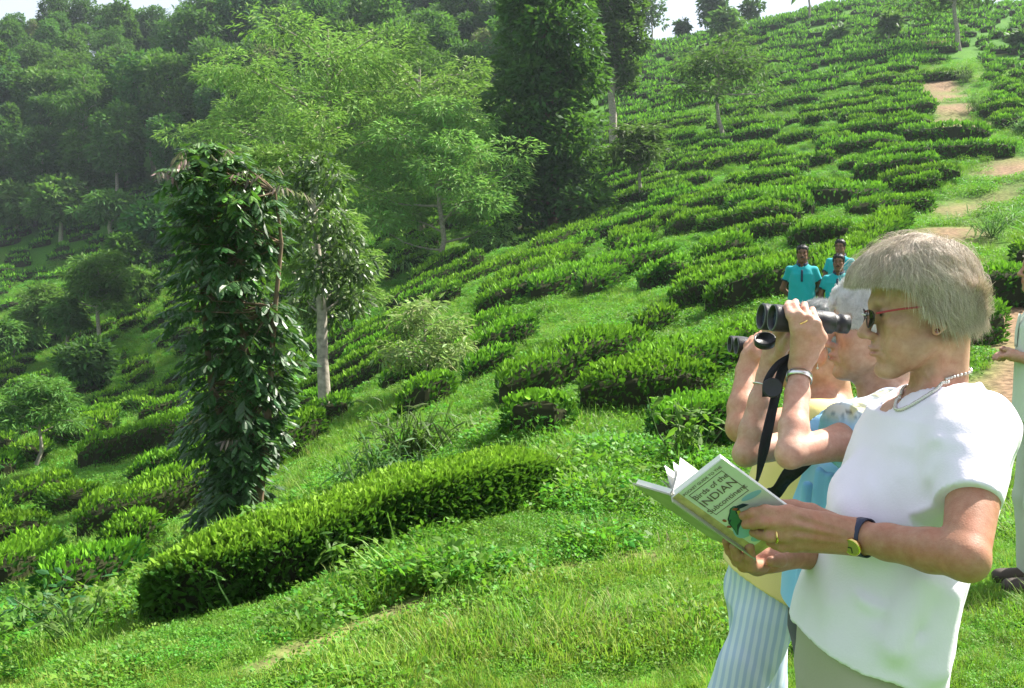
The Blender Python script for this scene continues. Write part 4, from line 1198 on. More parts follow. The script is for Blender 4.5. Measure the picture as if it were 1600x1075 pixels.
def face_cols(H, base, lips=(0.50, 0.20, 0.17), warm=0.25, spots=0.12, seed=0, eyes=True, brow=None):
    base = np.array(base)
    def fn(V):
        L = H.loc(V); n = noise3(V * 28, seed) * .5 + noise3(V * 75, seed + 1) * .5
        c = base[None] * (1 + 0.10 * n[:, None])
        bl = np.clip(noise3(V * 42, seed + 5) * 1.2, 0, 1)[:, None]
        c = c * (1 + bl * np.array([0.03, -0.10, -0.12]))
        sp = np.clip((noise3(V * 120, seed + 9) - 0.5) * 5, 0, 1)[:, None] * spots
        c = c * (1 - sp * np.array([0.5, 0.75, 0.85]))
        def g(cx, cy, cz, r): return np.exp(-(((L[:, 0] - cx) / r[0]) ** 2 + ((np.abs(L[:, 1]) - cy) / r[1]) ** 2 + ((L[:, 2] - cz) / r[2]) ** 2))
        wl = np.clip(g(.100, 0, -.058, (.013, .021, .0085)) * 1.5, 0, 1)[:, None] * (L[:, :1] > .085)
        c = c * (1 - wl) + np.array(lips) * wl
        wc = (g(.07, .04, -.02, (.03, .03, .022)) + g(.11, 0, -.025, (.012, .014, .012)) + g(-.012, .076, 0, (.025, .012, .035)))[:, None] * warm
        c = c * (1 + wc * np.array([.12, -.22, -.25]))
        if brow is not None:
            wb = np.clip(g(.088, .032, .033, (.02, .017, .0048)) * 1.4, 0, 1)[:, None]; c = c * (1 - wb) + np.array(brow) * wb
        if eyes:
            we = np.clip(g(.083, .032, .011, (.012, .011, .0048)) * 1.8, 0, 1)[:, None]; c = c * (1 - we) + np.array([.05, .04, .035]) * we
        return c.clip(0.01, 1)
    return fn

def finger(S, pts, rad, k=.004, first=.010): S.chain(pts, rad, k, first)

def mat_skin(name, base, rough=0.5):
    """mottled skin: mesh colour, blotches, fine creases and pores"""
    m = mat_plain(name, base, rough=rough, spec=0.32, attr=True, sss=0.10, var=0.06, vscale=45)
    n, l = m.node_tree.nodes, m.node_tree.links; pb = [q for q in n if q.type == 'BSDF_PRINCIPLED'][0]; tc = [q for q in n if q.type == 'TEX_COORD'][0]
    src = pb.inputs['Base Color'].links[0].from_socket
    nz = n.new('ShaderNodeTexNoise'); nz.inputs['Scale'].default_value = 70; nz.inputs['Detail'].default_value = 7; nz.inputs['Roughness'].default_value = .7; l.new(tc.outputs['Object'], nz.inputs['Vector'])
    cr = n.new('ShaderNodeValToRGB'); e = cr.color_ramp.elements; e[0].position = .32; e[0].color = (.82, .70, .66, 1); e[1].position = .68; e[1].color = (1.0, 1.0, 1.0, 1); l.new(nz.outputs[0], cr.inputs[0])
    mu = n.new('ShaderNodeMix'); mu.data_type = 'RGBA'; mu.blend_type = 'MULTIPLY'; mu.inputs[0].default_value = 1.0; l.new(src, mu.inputs[6]); l.new(cr.outputs[0], mu.inputs[7]); l.new(mu.outputs[2], pb.inputs['Base Color'])
    vo = n.new('ShaderNodeTexVoronoi'); vo.feature = 'DISTANCE_TO_EDGE'; vo.inputs['Scale'].default_value = 260; l.new(tc.outputs['Object'], vo.inputs['Vector'])
    n2 = n.new('ShaderNodeTexNoise'); n2.inputs['Scale'].default_value = 55; n2.inputs['Detail'].default_value = 8; l.new(tc.outputs['Object'], n2.inputs['Vector'])
    ad = n.new('ShaderNodeMath'); ad.operation = 'MULTIPLY_ADD'; ad.inputs[1].default_value = .6; l.new(vo.outputs[0], ad.inputs[0]); l.new(n2.outputs[0], ad.inputs[2])
    bp = n.new('ShaderNodeBump'); bp.inputs['Strength'].default_value = .13; bp.inputs['Distance'].default_value = .006; l.new(ad.outputs[0], bp.inputs['Height']); l.new(bp.outputs[0], pb.inputs['Normal'])
    return m

def mat_cloth(name, color, attr=False, rough=0.85, bump=0.25):
    return mat_plain(name, color, rough=rough, spec=0.15, bump=bump * .35, bscale=300, attr=attr, sheen=0.15, var=0.03, vscale=10)

def wrinkle(amp, sc, seed, zs=0.35, tilt_=0.5):
    """soft cloth folds that run mostly downwards"""
    def post(p, d):
        m = np.abs(d) < 0.022
        if m.any():
            q = p[m]; r = np.stack([q[:, 0] + tilt_ * q[:, 2], q[:, 1] + 0.4 * tilt_ * q[:, 2], q[:, 2] * zs], -1) * sc
            n = noise3(r, seed) + 0.5 * noise3(r * 2.1, seed + 1); n = n + 0.3 * np.abs(noise3(r * np.array([1.2, 1.2, 3]), seed + 3))
            d = d.copy(); d[m] = d[m] + amp * n
        return d
    return post

def creases(lines, amp=.005, sig=.008):
    """cloth folds along given lines: a ridge with a valley beside it"""
    L = [(np.asarray(a, float), np.asarray(b, float), k) for a, b, k in lines]
    def f(p):
        o = np.zeros(len(p))
        for a, b, k in L:
            m = np.nonzero(((p - (a + b) / 2) ** 2).sum(1) < (np.linalg.norm(b - a) / 2 + 5 * sig) ** 2)[0]
            if not len(m): continue
            q = p[m]; ab = b - a; t = np.clip((q - a) @ ab / (ab @ ab), 0, 1); c = a + t[:, None] * ab + np.array([0, 0, 1.0]) * (.012 * np.sin(t * 5 + k * 9))[:, None]
            up = norm(np.cross(ab, [0, -1.0, 0])); e = q - c; r = np.linalg.norm(e, axis=1); s_ = e @ up; w = np.sin(t * math.pi * .9 + .3).clip(0, 1)
            o[m] += k * amp * w * (-np.exp(-(r / sig) ** 2) + .8 * np.exp(-(((s_ - 1.7 * sig) ** 2 + (r * r - s_ * s_).clip(0)) / (sig * 1.1) ** 2)))
        return o
    return f

# ------------------------------------------------------------------ hair
def hair_strands(H, hull, n, length, start, flow, cols, rad=0.0009, seg=9, lift=0.004, curl=0.0, seed=0, flip=0.0, free=-1.0, fine=False):
    """fine tapering locks that follow the hull of the hair; all in head space"""
    r = np.random.default_rng(seed); m_ = 14; c0 = start(r, max(4, n // m_)); p = np.repeat(c0, m_, 0) + r.normal(size=(len(c0) * m_, 3)) * .0042; n = len(p); cl = np.repeat(np.arange(len(c0)), m_)
    lift_ = lift * r.random(n) ** 1.3; path = [p]
    ln = length * r.uniform(.5, 1.1, len(c0))[cl] * r.uniform(.85, 1.1, n); st = ln / (seg - 1); jit = r.normal(size=(len(c0), 3))[cl] * 0.19 + r.normal(size=(n, 3)) * 0.07; ph = r.random(n) * 6.28
    fs_ = r.uniform(.10, .5, len(c0))[cl][:, None] * np.where(p[:, :1] > .035, .25, 1.0)
    def nrm(q):
        e = .002; d0 = hull(q); g = np.stack([hull(q + np.eye(3)[i] * e) - d0 for i in range(3)], 1); return norm(g), d0
    for i in range(seg - 1):
        N, d0 = nrm(p); fz = free + (hair_edge(p[:, :1]) if free > -.5 else 0); on = np.clip((p[:, 2:] - fz) / .012, 0, 1); p = p - N * np.clip(d0 - lift_, -.01, .01)[:, None] * on
        dv = flow(p) + jit + np.cross(N, flow(p)) * (.55 * np.sin(np.floor(cl / 3) * 1.7 + i * .7))[:, None]; dv = dv - N * (dv * N).sum(1, keepdims=True) * on
        dv = dv * on + (norm(dv) * .4 + np.array([0, 0, -.8])) * (1 - on)
        if flip: dv = norm(dv) + N * flip * (i / (seg - 1)) ** 2
        if curl: dv = norm(dv) + curl * (np.cross(N, norm(dv)) * np.sin(ph + i * 1.5)[:, None] + N * np.cos(ph + i * 1.5)[:, None] * 0.8)
        p = p + norm(dv) * st[:, None] * (fs_ + (1 - fs_) * on); path.append(p)
    path = np.stack(path, 1)                       # n, seg, 3
    t = norm(np.gradient(path, axis=1)); ref = norm(np.cross(t, path - np.array([-.01, 0, .04]))); v = np.cross(t, ref)
    if fine:
        cols = np.array(cols); ck = cols[r.integers(len(cols), size=len(c0))][cl] * .65 + cols[r.integers(len(cols), size=n)] * .35; ck = ck * r.uniform(.85, 1.15, (n, 1))
        return path, rad * np.linspace(1, .35, seg)[None] * np.ones((n, 1)), ck, True
    rr = rad * np.sin(np.linspace(.35, 1, seg) * math.pi * .98)[None, :, None] ** .6 * r.uniform(.6, 1.5, (n, 1, 1))
    ring = np.stack([path + ref * rr * 1.5, path - ref * rr * 1.5], 2)      # n seg 2 3
    b = (np.arange(n) * seg * 2)[:, None]; i = np.arange(seg - 1)[None, :] * 2
    F = np.stack([b + i, b + i + 1, b + i + 3, b + i + 2], -1).reshape(-1, 4)
    cols = np.array(cols); ck = cols[r.integers(len(cols), size=len(c0))][cl] * .6 + cols[r.integers(len(cols), size=n)] * .4; ck = ck * r.uniform(.85, 1.15, (n, 1))
    return H.pts(ring.reshape(-1, 3)), F, np.repeat(ck, seg * 2, 0)

M_strand = mat_plain('fine_hair', (0.3, 0.28, 0.24), rough=0.45, spec=0.4, attr=True)
M_hair = mat_plain('hair_strand', (0.3, 0.28, 0.24), rough=0.5, spec=0.3, attr=True)

def hair_obj(name, H, parent, hull_local, h, parts, basecol):
    """closed hair mass plus locks"""
    g = Geo(); V, F = mesh_sdf(hull_local, h, smooth=1)
    n = noise3(V * np.array([60, 160, 160]), 4); g.add(H.pts(V), F, np.array(basecol)[None] * (1 + .2 * n[:, None]))
    for q in parts:
        if len(q) == 3: g.add(*q)
    o = obj(name, g.mesh(name, [M_hair], parent.location, smooth=True), parent)
    for q in parts:
        if len(q) == 4:
            path, rr, ck, _ = q; n_, m_ = path.shape[:2]
            hc = bpy.data.hair_curves.new('strands'); hc.add_curves([m_] * n_)
            hc.attributes['position'].data.foreach_set('vector', (H.pts(path.reshape(-1, 3)) - np.array(parent.location)).astype(np.float32).ravel())
            ra = hc.attributes.get('radius') or hc.attributes.new('radius', 'FLOAT', 'POINT'); ra.data.foreach_set('value', rr.astype(np.float32).ravel())
            ca = hc.attributes.new('col', 'FLOAT_COLOR', 'POINT'); ca.data.foreach_set('color', np.repeat(np.c_[ck, np.ones(n_)], m_, 0).astype(np.float32).ravel())
            hc.materials.append(M_strand); so = bpy.data.objects.new('strands', hc); COL.objects.link(so); so.parent = o
    return o

def lathe(profile, o, ax, sides=28, cap=True):
    """profile rows (distance along axis, radius)"""
    pr = np.array(profile, float); ax = norm(ax); ref = np.array([0, 0, 1.0]) if abs(ax[2]) < .8 else np.array([1.0, 0, 0])
    u = norm(np.cross(ax, ref)); v = np.cross(ax, u); a = np.linspace(0, 2 * math.pi, sides, endpoint=False)
    V = np.asarray(o) + pr[:, None, :1] * ax + pr[:, None, 1:] * (np.cos(a)[None, :, None] * u + np.sin(a)[None, :, None] * v)
    n = len(pr); i = np.arange(n - 1)[:, None]; j = np.arange(sides)[None]; k = (j + 1) % sides
    F = np.stack([i * sides + j, i * sides + k, (i + 1) * sides + k, (i + 1) * sides + j], -1).reshape(-1, 4)
    return V.reshape(-1, 3), F

def ribbon(path, nrm, width, thick=0.002):
    """flat strap along a path; nrm is the normal of its face"""
    path = np.asarray(path, float); t = norm(np.gradient(path, axis=0)); nrm = np.broadcast_to(np.asarray(nrm, float), path.shape)
    nn = norm(nrm - t * (nrm * t).sum(1, keepdims=True)); b = np.cross(t, nn)
    w = np.broadcast_to(np.asarray(width, float), (len(path),))[:, None] / 2
    ring = np.stack([path + b * w + nn * thick, path - b * w + nn * thick, path - b * w - nn * thick, path + b * w - nn * thick], 1)
    n = len(path); i = np.arange(n - 1)[:, None]; j = np.arange(4)[None]; k = (j + 1) % 4
    F = np.stack([i * 4 + j, i * 4 + k, (i + 1) * 4 + k, (i + 1) * 4 + j], -1).reshape(-1, 4)
    F = np.concatenate([F, [[3, 2, 1, 0], [(n - 1) * 4 + q for q in range(4)]]])
    return ring.reshape(-1, 3), F

def spline(pts, n=24):
    pts = np.asarray(pts, float); m = len(pts); t = np.linspace(0, m - 1, n); out = []
    q = np.vstack([2 * pts[0] - pts[1], pts, 2 * pts[-1] - pts[-2]])
    for x in t:
        i = min(int(x), m - 2); u = x - i; a, b, c, d = q[i:i + 4]
        out.append(0.5 * ((2 * b) + (c - a) * u + (2 * a - 5 * b + 4 * c - d) * u * u + (-a + 3 * b - 3 * c + d) * u ** 3))
    return np.array(out)

def part(name, geo_parts, mat, parent, smooth=True, label=None):
    g = Geo()
    for V, F in geo_parts: g.add(V, F)
    o = obj(name, g.mesh(name, [mat], parent.location, smooth=smooth), parent)
    if label: o['label'] = label
    return o

def px_levels(rows, Y, cyo=0.0):
    """(py, centre px, half width px, r_left) -> loft rows at distance Y"""
    out = []
    for py, cx, hw, rl in rows:
        q = P(cx, py, Y); out.append((q[2], q[0], Y + cyo, hw / FOC * Y, rl))
    return out

M_gold = mat_plain('gold', (0.85, 0.62, 0.22), rough=0.25, metal=1.0)
M_silver = mat_plain('silver', (0.78, 0.78, 0.76), rough=0.3, metal=1.0)
M_black = mat_plain('black_rubber', (0.022, 0.022, 0.025), rough=0.45, spec=0.4, bump=0.15, bscale=300)
M_navy = mat_plain('navy_leather', (0.03, 0.035, 0.07), rough=0.5)
M_lens = mat_plain('dark_lens', (0.02, 0.015, 0.013), rough=0.06, spec=0.8)
M_glass = mat_plain('coated_glass', (0.04, 0.05, 0.09), rough=0.05, spec=0.9)
M_strap = mat_plain('black_webbing', (0.02, 0.02, 0.026), rough=0.7, bump=0.3, bscale=500)
M_shoe = mat_plain('dark_shoe', (0.06, 0.045, 0.035), rough=0.6, spec=0.3)
M_white = mat_plain('white_paper', (0.78, 0.77, 0.73), rough=0.8, spec=0.1)

def legs(S, hipz, xy, fw, lf, foot, r=(.095, .07, .055), gap=.085, k=.03, flare=0.0):
    """two trouser legs from the hips to the ankles"""
    for q, (fx, fy) in zip((1, -1), foot):
        top = np.array([xy[0], xy[1], hipz]) + np.array([lf[0], lf[1], 0]) * gap * q
        ft = np.array([fx, fy, gz(fx, fy) + 0.09]); kn = (top + ft) / 2 + np.array([fw[0], fw[1], 0]) * 0.02
        S.chain([top, kn, ft], r, .02, k)
def shoes(parent, foot, fw, L=.25, mat=None, name='shoe'):
    for fx, fy in foot:
        z = gz(fx, fy); S = Sdf(); f3 = np.array([fw[0], fw[1], 0]); c = np.array([fx, fy, z])
        S.cone(c - f3 * .05 + [0, 0, .05], c + f3 * (L - .1) + [0, 0, .035], .045, .038, .02); S.cone(c + [0, 0, .06], c + [0, 0, .12], .045, .042, .02)
        S.plane(c + [0, 0, .0], (0, 0, -1))
        sdf_obj(name, S, .014, [mat or M_shoe], parent)

# ================================================================== woman in white reading the bird book
YA = 1.75
HA = head_frame(P(1443, 492, YA), -9, 6, 0, .92)
fA, lA = np.array([-1.0, 0.0, 0]), np.array([0, -1.0, 0])
_g0 = gz(P(1365, 1000, 1.8)[0], 1.8)
A = empty('person', (P(1365, 1000, 1.8)[0], 1.8, _g0))
tag(A, 'grey haired woman in white T-shirt and sunglasses reading an open book', 'person')
S = Sdf(); add_head(S, HA, 1.0, occ=.007)
nb = P(1476, 655, YA)
S.cone(HA.w(-.034, 0, -.03), P(1461, 650, YA), .042, .050, .012)
for q in (-1, 1): S.cone(HA.w(-.03, q * .045, -.05), P(1426, 645, YA - q * .02), .008, .009, .016)          # neck cords
S.ell(P(1446, 656, YA), (.082, .105, .042), None, .03)
S.cone(P(1462, 715, YA), P(1395, 950, YA), .085, .085, .04)
shL, elL, wrL = P(1524, 662, 1.63), P(1508, 870, 1.46), P(1340, 838, 1.60)
S.cone(P(1470, 700, YA), shL + [0, 0, -.02], .05, .045, .04)
S.chain([shL, (shL + elL) / 2 + [0.006, 0, 0], elL], [.046, .040, .033], .012)
S.ball(elL + [0.006, 0, -.010], .0255, .012)
_fm = elL + (wrL - elL) * .3
S.chain([elL, _fm, elL + (wrL - elL) * .7, wrL], [.032, .0325, .0275, .0235], .010)
kn = [P(1232, 802, 1.590), P(1226, 817, 1.583), P(1230, 835, 1.586), P(1240, 850, 1.594)]
for i, k_ in enumerate(kn): S.cone(wrL + [0, 0, (.008, .003, -.004, -.010)[i]], k_, .020, .0125, .012)
S.cone(P(1285, 826, 1.605), P(1250, 826, 1.60), .024, .018, .014)
finger(S, [kn[0], P(1196, 798, 1.588), P(1176, 802, 1.596), P(1161, 806, 1.606)], [.0105, .0095, .0085, .007])
finger(S, [kn[1], P(1192, 816, 1.581), P(1178, 818, 1.592), P(1165, 820, 1.602)], [.0108, .0098, .0088, .0072])
finger(S, [kn[2], P(1202, 838, 1.584), P(1188, 835, 1.597), P(1177, 832, 1.607)], [.0105, .0095, .0085, .007])
finger(S, [kn[3], P(1222, 854, 1.592), P(1212, 851, 1.603), P(1203, 848, 1.613)], [.0095, .0085, .0075, .0065])
S.chain([P(1310, 822, 1.622), P(1268, 800, 1.655), P(1240, 792, 1.672), P(1215, 788, 1.672)], [.018, .0135, .0115, .009], .006, .012)
for i in (0, 1, 2): S.cone(wrL + [0, -.021, (.006, 0, -.006)[i]], kn[i] + [0.012, -.011, 0], .0035, .004, .006)      # tendons
# right arm below the book
shR, elR, wrR = P(1455, 662, 1.92), P(1400, 868, 1.93), P(1262, 866, 1.775)
S.cone(P(1470, 700, YA), shR + [0, 0, -.02], .05, .045, .04)
S.chain([shR, elR, (elR + wrR) / 2, wrR], [.05, .04, .034, .0245], .015)
pm = P(1205, 876, 1.735)
S.cone(wrR, pm, .022, .020, .012); S.cone(pm + [.01, .012, 0], P(1182, 884, 1.74), .019, .016, .012)
finger(S, [P(1190, 886, 1.715), P(1174, 884, 1.688), P(1171, 868, 1.672), P(1171, 854, 1.662)], [.0115, .0105, .0095, .0085])
finger(S, [P(1184, 888, 1.735), P(1162, 884, 1.705), P(1152, 869, 1.682), P(1147, 854, 1.672)], [.0115, .0105, .0095, .008])
finger(S, [P(1180, 886, 1.755), P(1152, 876, 1.72), P(1141, 860, 1.70), P(1135, 846, 1.69)], [.011, .010, .009, .0075])
finger(S, [P(1186, 882, 1.77), P(1158, 866, 1.745), P(1146, 850, 1.725), P(1140, 838, 1.715)], [.0095, .0085, .0075, .0065])
S.chain([P(1236, 868, 1.75), P(1218, 876, 1.70), P(1204, 877, 1.682)], [.014, .0105, .0085], .005, .012)
for ft in ((1, P(1360, 1030, YA - .06)), (-1, P(1365, 1030, YA + .06))): S.cone(ft[1], [ft[1][0] + .02, ft[1][1], _g0 + .12], .05, .04, .03)
_al = HA.pts
def _ln(a, b, k=1.0): return (HA.w(*a), HA.w(*b), k)
S.post = (lambda cf: (lambda p, d: d + cf(p)))(creases([_ln((.095, .020, -.030), (.080, .034, -.066), 1), _ln((.084, .030, -.070), (.070, .034, -.098), .9), _ln((.062, .050, -.040), (.052, .050, -.085), .8), _ln((.040, .056, -.03), (.036, .054, -.075), .6),
    _ln((.066, .050, .012), (.045, .060, .004), .5), _ln((.066, .052, .004), (.046, .061, -.008), .5), _ln((.02, .05, -.08), (.0, .052, -.10), .8), _ln((.03, .035, -.11), (-.02, .05, -.12), .8), _ln((.025, .03, -.135), (-.02, .048, -.145), .7), _ln((.03, .012, -.11), (.02, .016, -.16), .8), _ln((.06, .03, .065), (.05, .05, .06), .3)], .0022, .0036))
M_skinA = mat_skin('fair_skin', (0.5, 0.3, 0.21))
_fc = face_cols(HA, (0.52, 0.315, 0.225), lips=(0.56, 0.26, 0.23), seed=3)
def _colA(V):
    c = _fc(V); arm = np.clip((1.30 - V[:, 2]) / .05, 0, 1)[:, None]
    c = c * (1 - arm * np.array([.16, .27, .33])); hd = np.clip((1.13 - V[:, 2]) / .02, 0, 1)[:, None] * np.clip((.47 - V[:, :1]) / .05, 0, 1)
    v = np.clip(noise3(V * np.array([22, 60, 60]), 41) * 1.4 - .3, 0, 1)[:, None]
    return c * (1 - hd * v * np.array([.14, .2, .12]))
SA_body = S
bodyA = sdf_obj('body', S, .0033, [M_skinA], A, _colA, lo=(-9, -9, .5))

# T-shirt
S = Sdf()
S.loft(px_levels([(600, 1478, 40, .06), (622, 1470, 66, .105), (645, 1462, 92, .15), (680, 1452, 103, .165), (730, 1441, 108, .17), (790, 1420, 112, .172), (850, 1394, 113, .166), (920, 1372, 113, .166), (980, 1359, 113, .172), (1075, 1350, 112, .175)], YA), fA, lA, .02, 2.3)
S.cone(P(1470, 655, 1.70), shL + [0, .01, -.01], .06, .057, .05)
S.cone(P(1455, 655, 1.80), shR + [0, -.01, -.01], .065, .064, .05)
S.cone(P(1352, 775, 1.72), P(1362, 800, 1.68), .055, .06, .06)                        # chest
_ad = elL - shL; _he = shL + _ad * .74
S.cone(shL, _he, .056, .0475, .03)
_adR = elR - shR; S.cone(shR, shR + _adR * .55, .066, .064, .03)
for a_, b_, r_ in ((P(1478, 690, 1.60), P(1458, 800, 1.585), .006), (P(1440, 910, 1.575), P(1400, 1010, 1.575), .006), (P(1480, 930, 1.585), P(1462, 1040, 1.585), .006)):
    S.cone(a_, b_, r_, r_ * .7, .055)
S.cone(HA.w(-.022, 0, -.02), P(1462, 652, YA), .068, .073, .006, True)                  # neck opening
S.cone(P(1462, 652, YA), P(1420, 640, YA), .073, .045, .004, True)
_wr = wrinkle(.006, 12, 61)
_cr = creases([(P(1492, 760, 1.57), P(1400, 835, 1.575), 1), (P(1490, 725, 1.57), P(1395, 760, 1.575), .8), (P(1480, 700, 1.57), P(1420, 690, 1.59), .7), (P(1500, 800, 1.58), P(1455, 930, 1.58), .8), (P(1300, 900, 1.63), P(1400, 960, 1.58), .9), (P(1290, 860, 1.66), P(1370, 900, 1.60), .7),
               (P(1480, 940, 1.58), P(1430, 1030, 1.58), 1), (P(1500, 930, 1.60), P(1480, 1040, 1.60), .9), (P(1420, 920, 1.575), P(1370, 1010, 1.58), .8), (P(1350, 930, 1.60), P(1310, 985, 1.61), .8), (P(1335, 720, 1.68), P(1370, 800, 1.62), .6), (P(1490, 690, 1.56), P(1540, 745, 1.53), .7), (P(1560, 690, 1.60), P(1520, 760, 1.50), .6), (P(1400, 665, 1.62), P(1450, 700, 1.58), .6), (P(1440, 880, 1.575), P(1460, 1000, 1.575), .6)], .0055, .013)
def _postA(p, d):
    d = _wr(p, d)
    d = d + _cr(p)
    sl = (p - shL) @ norm(_ad); on = (np.linalg.norm(np.cross(p - shL, norm(_ad)), axis=1) < .10) & (p[:, 1] < 1.60)
    cut = (sl - np.linalg.norm(_ad) * .60 + 0.05 * (p[:, 0] - shL[0]))
    d = np.where(on & (sl > .05), np.maximum(d, cut), d)
    hem = (P(1354, 1015, YA)[2] - p[:, 2]) - 0.32 * (p[:, 0] - P(1354, 1015, YA)[0]) * 1.0 + .004 * noise3(p * 25, 7)
    return np.maximum(d, hem * .95)
S.post = _postA
M_tee = mat_cloth('white_jersey', (0.78, 0.725, 0.82))
SA_tee = S
teeA = sdf_obj('shirt', S, .0055, [M_tee], A)
# trousers
S = Sdf()
_wx = P(1352, 1000, YA)
S.loft([(.70, _wx[0], YA, .085, .12), (.84, _wx[0], YA, .115, .16), (.93, _wx[0] - .0, YA, .110, .150), (1.0, _wx[0] + .01, YA, .095, .13)], fA, lA, .03, 2.3)
footA = [(_wx[0] + .05, YA - .11), (_wx[0] - .05, YA + .12)]
legs(S, .82, (_wx[0], YA), fA, lA, footA, (.085, .078, .07), .075, .04)
S.post = wrinkle(.006, 8, 71)
M_khaki = mat_cloth('khaki_cotton', (0.36, 0.335, 0.26))
trA = sdf_obj('trousers', S, .011, [M_khaki], A)
part('pocket_seam', [tube(spline([P(1272, 968, 1.578), P(1276, 1020, 1.575), P(1280, 1120, 1.58)], 8), .0022, 5)], mat_plain('seam_thread', (0.16, 0.15, 0.115)), trA)
shoes(A, footA, fA)

# hair: short layered grey bob
Hh = Sdf()
Hh.ell((.010, 0, .052), (.109, .089, .092), None, .02)
Hh.ell((.060, 0, .066), (.066, .066, .050), None, .02)
for q in (-1, 1): Hh.ell((-.022, q * .066, .010), (.062, .027, .060), None, .02)
Hh.ell((-.040, 0, .003), (.044, .074, .056), None, .03)
def hair_edge(x): return np.interp(x, [-.11, -.07, -.035, 0, .03, .055, .10, .13], [-.012, -.026, -.032, .0, .040, .052, .060, .064])
Hh.ell((.10, 0, -.06), (.075, .10, .085), None, .012, True)
def _hp(p, d): return np.maximum(d + .003 * noise3(p * np.array([30, 70, 30]) + 3, 12), (hair_edge(p[:, 0]) + .014 + .010 * noise3(p * 45, 13) - p[:, 2]) * .9)
Hh.post = _hp
_crown = np.array([-.045, -.005, .135])
def _flow(p):
    v = p - _crown; dn = np.tile([0.0, 0, -1.0], (len(p), 1)); fr = np.clip((p[:, :1] - .025) / .06, 0, 1)
    sd = np.clip((np.abs(p[:, 1:2]) - .04) / .03, 0, 1) * (1 - fr * .6)
    return norm(v) + dn * .6 + fr * np.array([.5, .25, -.2]) + sd * np.array([-.75, 0, -.1]) + np.sin(p[:, 1:2] * 40) * np.array([.1, 0, 0])
def _start(r, n):
    v = r.normal(size=(n * 3, 3)); v[:, 2] = v[:, 2] * .8 + .45; v = norm(v); p = np.array([.010, 0, .052]) + v * np.array([.109, .089, .092])
    ok = (p[:, 2] > hair_edge(p[:, 0]) + .025); return p[ok][:n]
_hc = [(.52, .43, .33), (.62, .53, .43), (.40, .315, .23), (.76, .67, .57), (.56, .44, .31), (.28, .215, .16)]
s1 = hair_strands(HA, Hh, 34000, .125, _start, _flow, _hc, .00022, 12, .008, seed=5, free=.006, fine=True)
def _start2(r, n):
    p = np.stack([r.uniform(-.10, .02, n), r.choice([-1, 1], n) * r.uniform(.03, .1, n), r.uniform(.0, .06, n)], -1); return p
s2 = hair_strands(HA, Hh, 11000, .06, _start2, lambda p: np.tile([-.25, 0, -1.0], (len(p), 1)), _hc, .00022, 9, .008, seed=6, flip=1.0, free=.002, fine=True)
s3 = hair_strands(HA, Hh, 1500, .09, _start, lambda p: _flow(p) + rng.normal(size=p.shape) * .15, _hc, .00016, 9, .02, seed=8, free=.002, fine=True)
hairA = hair_obj('hair', HA, A, Hh, .0035, [s1, s2, s3], (.31, .275, .22))

# sunglasses: dark lenses, red temple
gl = empty('sunglasses', A.location); gl.parent = A; gl.location = (0, 0, 0)
def worn(name, parts_, mat, smooth=True):
    o = part(name, parts_, mat, A, smooth); o.parent = gl; return o
for q, nm in ((1, 'lens'), (-1, 'lens')):
    ol = np.array([[.104, q * (.030 + .021 * math.cos(t) * (1 + .12 * math.sin(t))), .004 + .0165 * math.sin(t)] for t in np.linspace(0, 2 * math.pi, 26, endpoint=False)])
    ol[:, 0] -= ((np.abs(ol[:, 1]) - .02) / .04).clip(0, 2) ** 2 * .010; ol[:, 0] += ol[:, 2] * -.12
    W = HA.pts(ol); W2 = HA.pts(ol - [.002, 0, 0]); m = len(W)
    V = np.vstack([W, W2, [W.mean(0)], [W2.mean(0)]]); j = np.arange(m); k = (j + 1) % m
    g = Geo(); g.add(V, np.stack([j, k, np.full(m, 2 * m)], 1)); g.add(V, np.stack([k + m, j + m, np.full(m, 2 * m + 1)], 1)); g.add(V, np.stack([j, j + m, k + m, k], 1))
    obj('lens', g.mesh('lens', [M_lens], A.location), gl)
    M_red = mat_plain('red_frame', (0.36, 0.03, 0.04), rough=0.3, spec=0.5)
    worn('rim', [tube(np.vstack([W, W[:1]]), .0008, 5)], M_shoe)
    worn('temple', [tube(spline(HA.pts([(.093, q * .053, .014), (.06, q * .067, .018), (.02, q * .0745, .019), (-.012, q * .079, .018)]), 12), .0019, 6)], M_red)
worn('bridge', [tube(spline(HA.pts([(.104, .010, .010), (.109, 0, .013), (.104, -.010, .010)]), 8), .0013, 5)], M_silver)
# ear stud, necklace, watch, ring
part('ear_stud', [lathe([(0, 0.0001), (0, .0042), (.003, .0042), (.004, .0001)], HA.w(-.004, .075, -.026), HA.l, 12)], mat_plain('garnet', (0.16, 0.01, 0.015), rough=0.1, spec=0.8), A)
ring_ = spline([P(1497, 566, 1.78), P(1490, 585, 1.715), P(1468, 603, 1.672), P(1440, 622, 1.664), P(1415, 642, 1.676), P(1402, 640, 1.70), P(1400, 615, 1.74), P(1420, 598, 1.80), P(1460, 580, 1.83), P(1490, 566, 1.81), P(1497, 566, 1.78)], 104)
for _ in range(14):                                              # lay the chain on skin and cloth
    d_ = np.minimum(SA_body(ring_), SA_tee(ring_)); G_ = np.stack([np.minimum(SA_body(ring_ + e), SA_tee(ring_ + e)) - d_ for e in np.eye(3) * .002], 1); ring_ = ring_ - norm(G_) * np.clip(d_ - .003, -.006, .006)[:, None]
g = Geo()
for i, c in enumerate(ring_[:-1]):
    V, F = lathe([(-.0027, .0003), (-.0015, .0031), (.0015, .0031), (.0027, .0003)], c, norm(ring_[i + 1] - c) + rng.normal(size=3) * .35, 7); g.add(V, F)
obj('necklace', g.mesh('necklace', [mat_plain('pearly_chain', (0.62, 0.60, 0.55), rough=0.25, spec=0.7, metal=0.5)], A.location, smooth=True), A)
wa = norm(wrL - elL); wc = elL + (wrL - elL) * .94
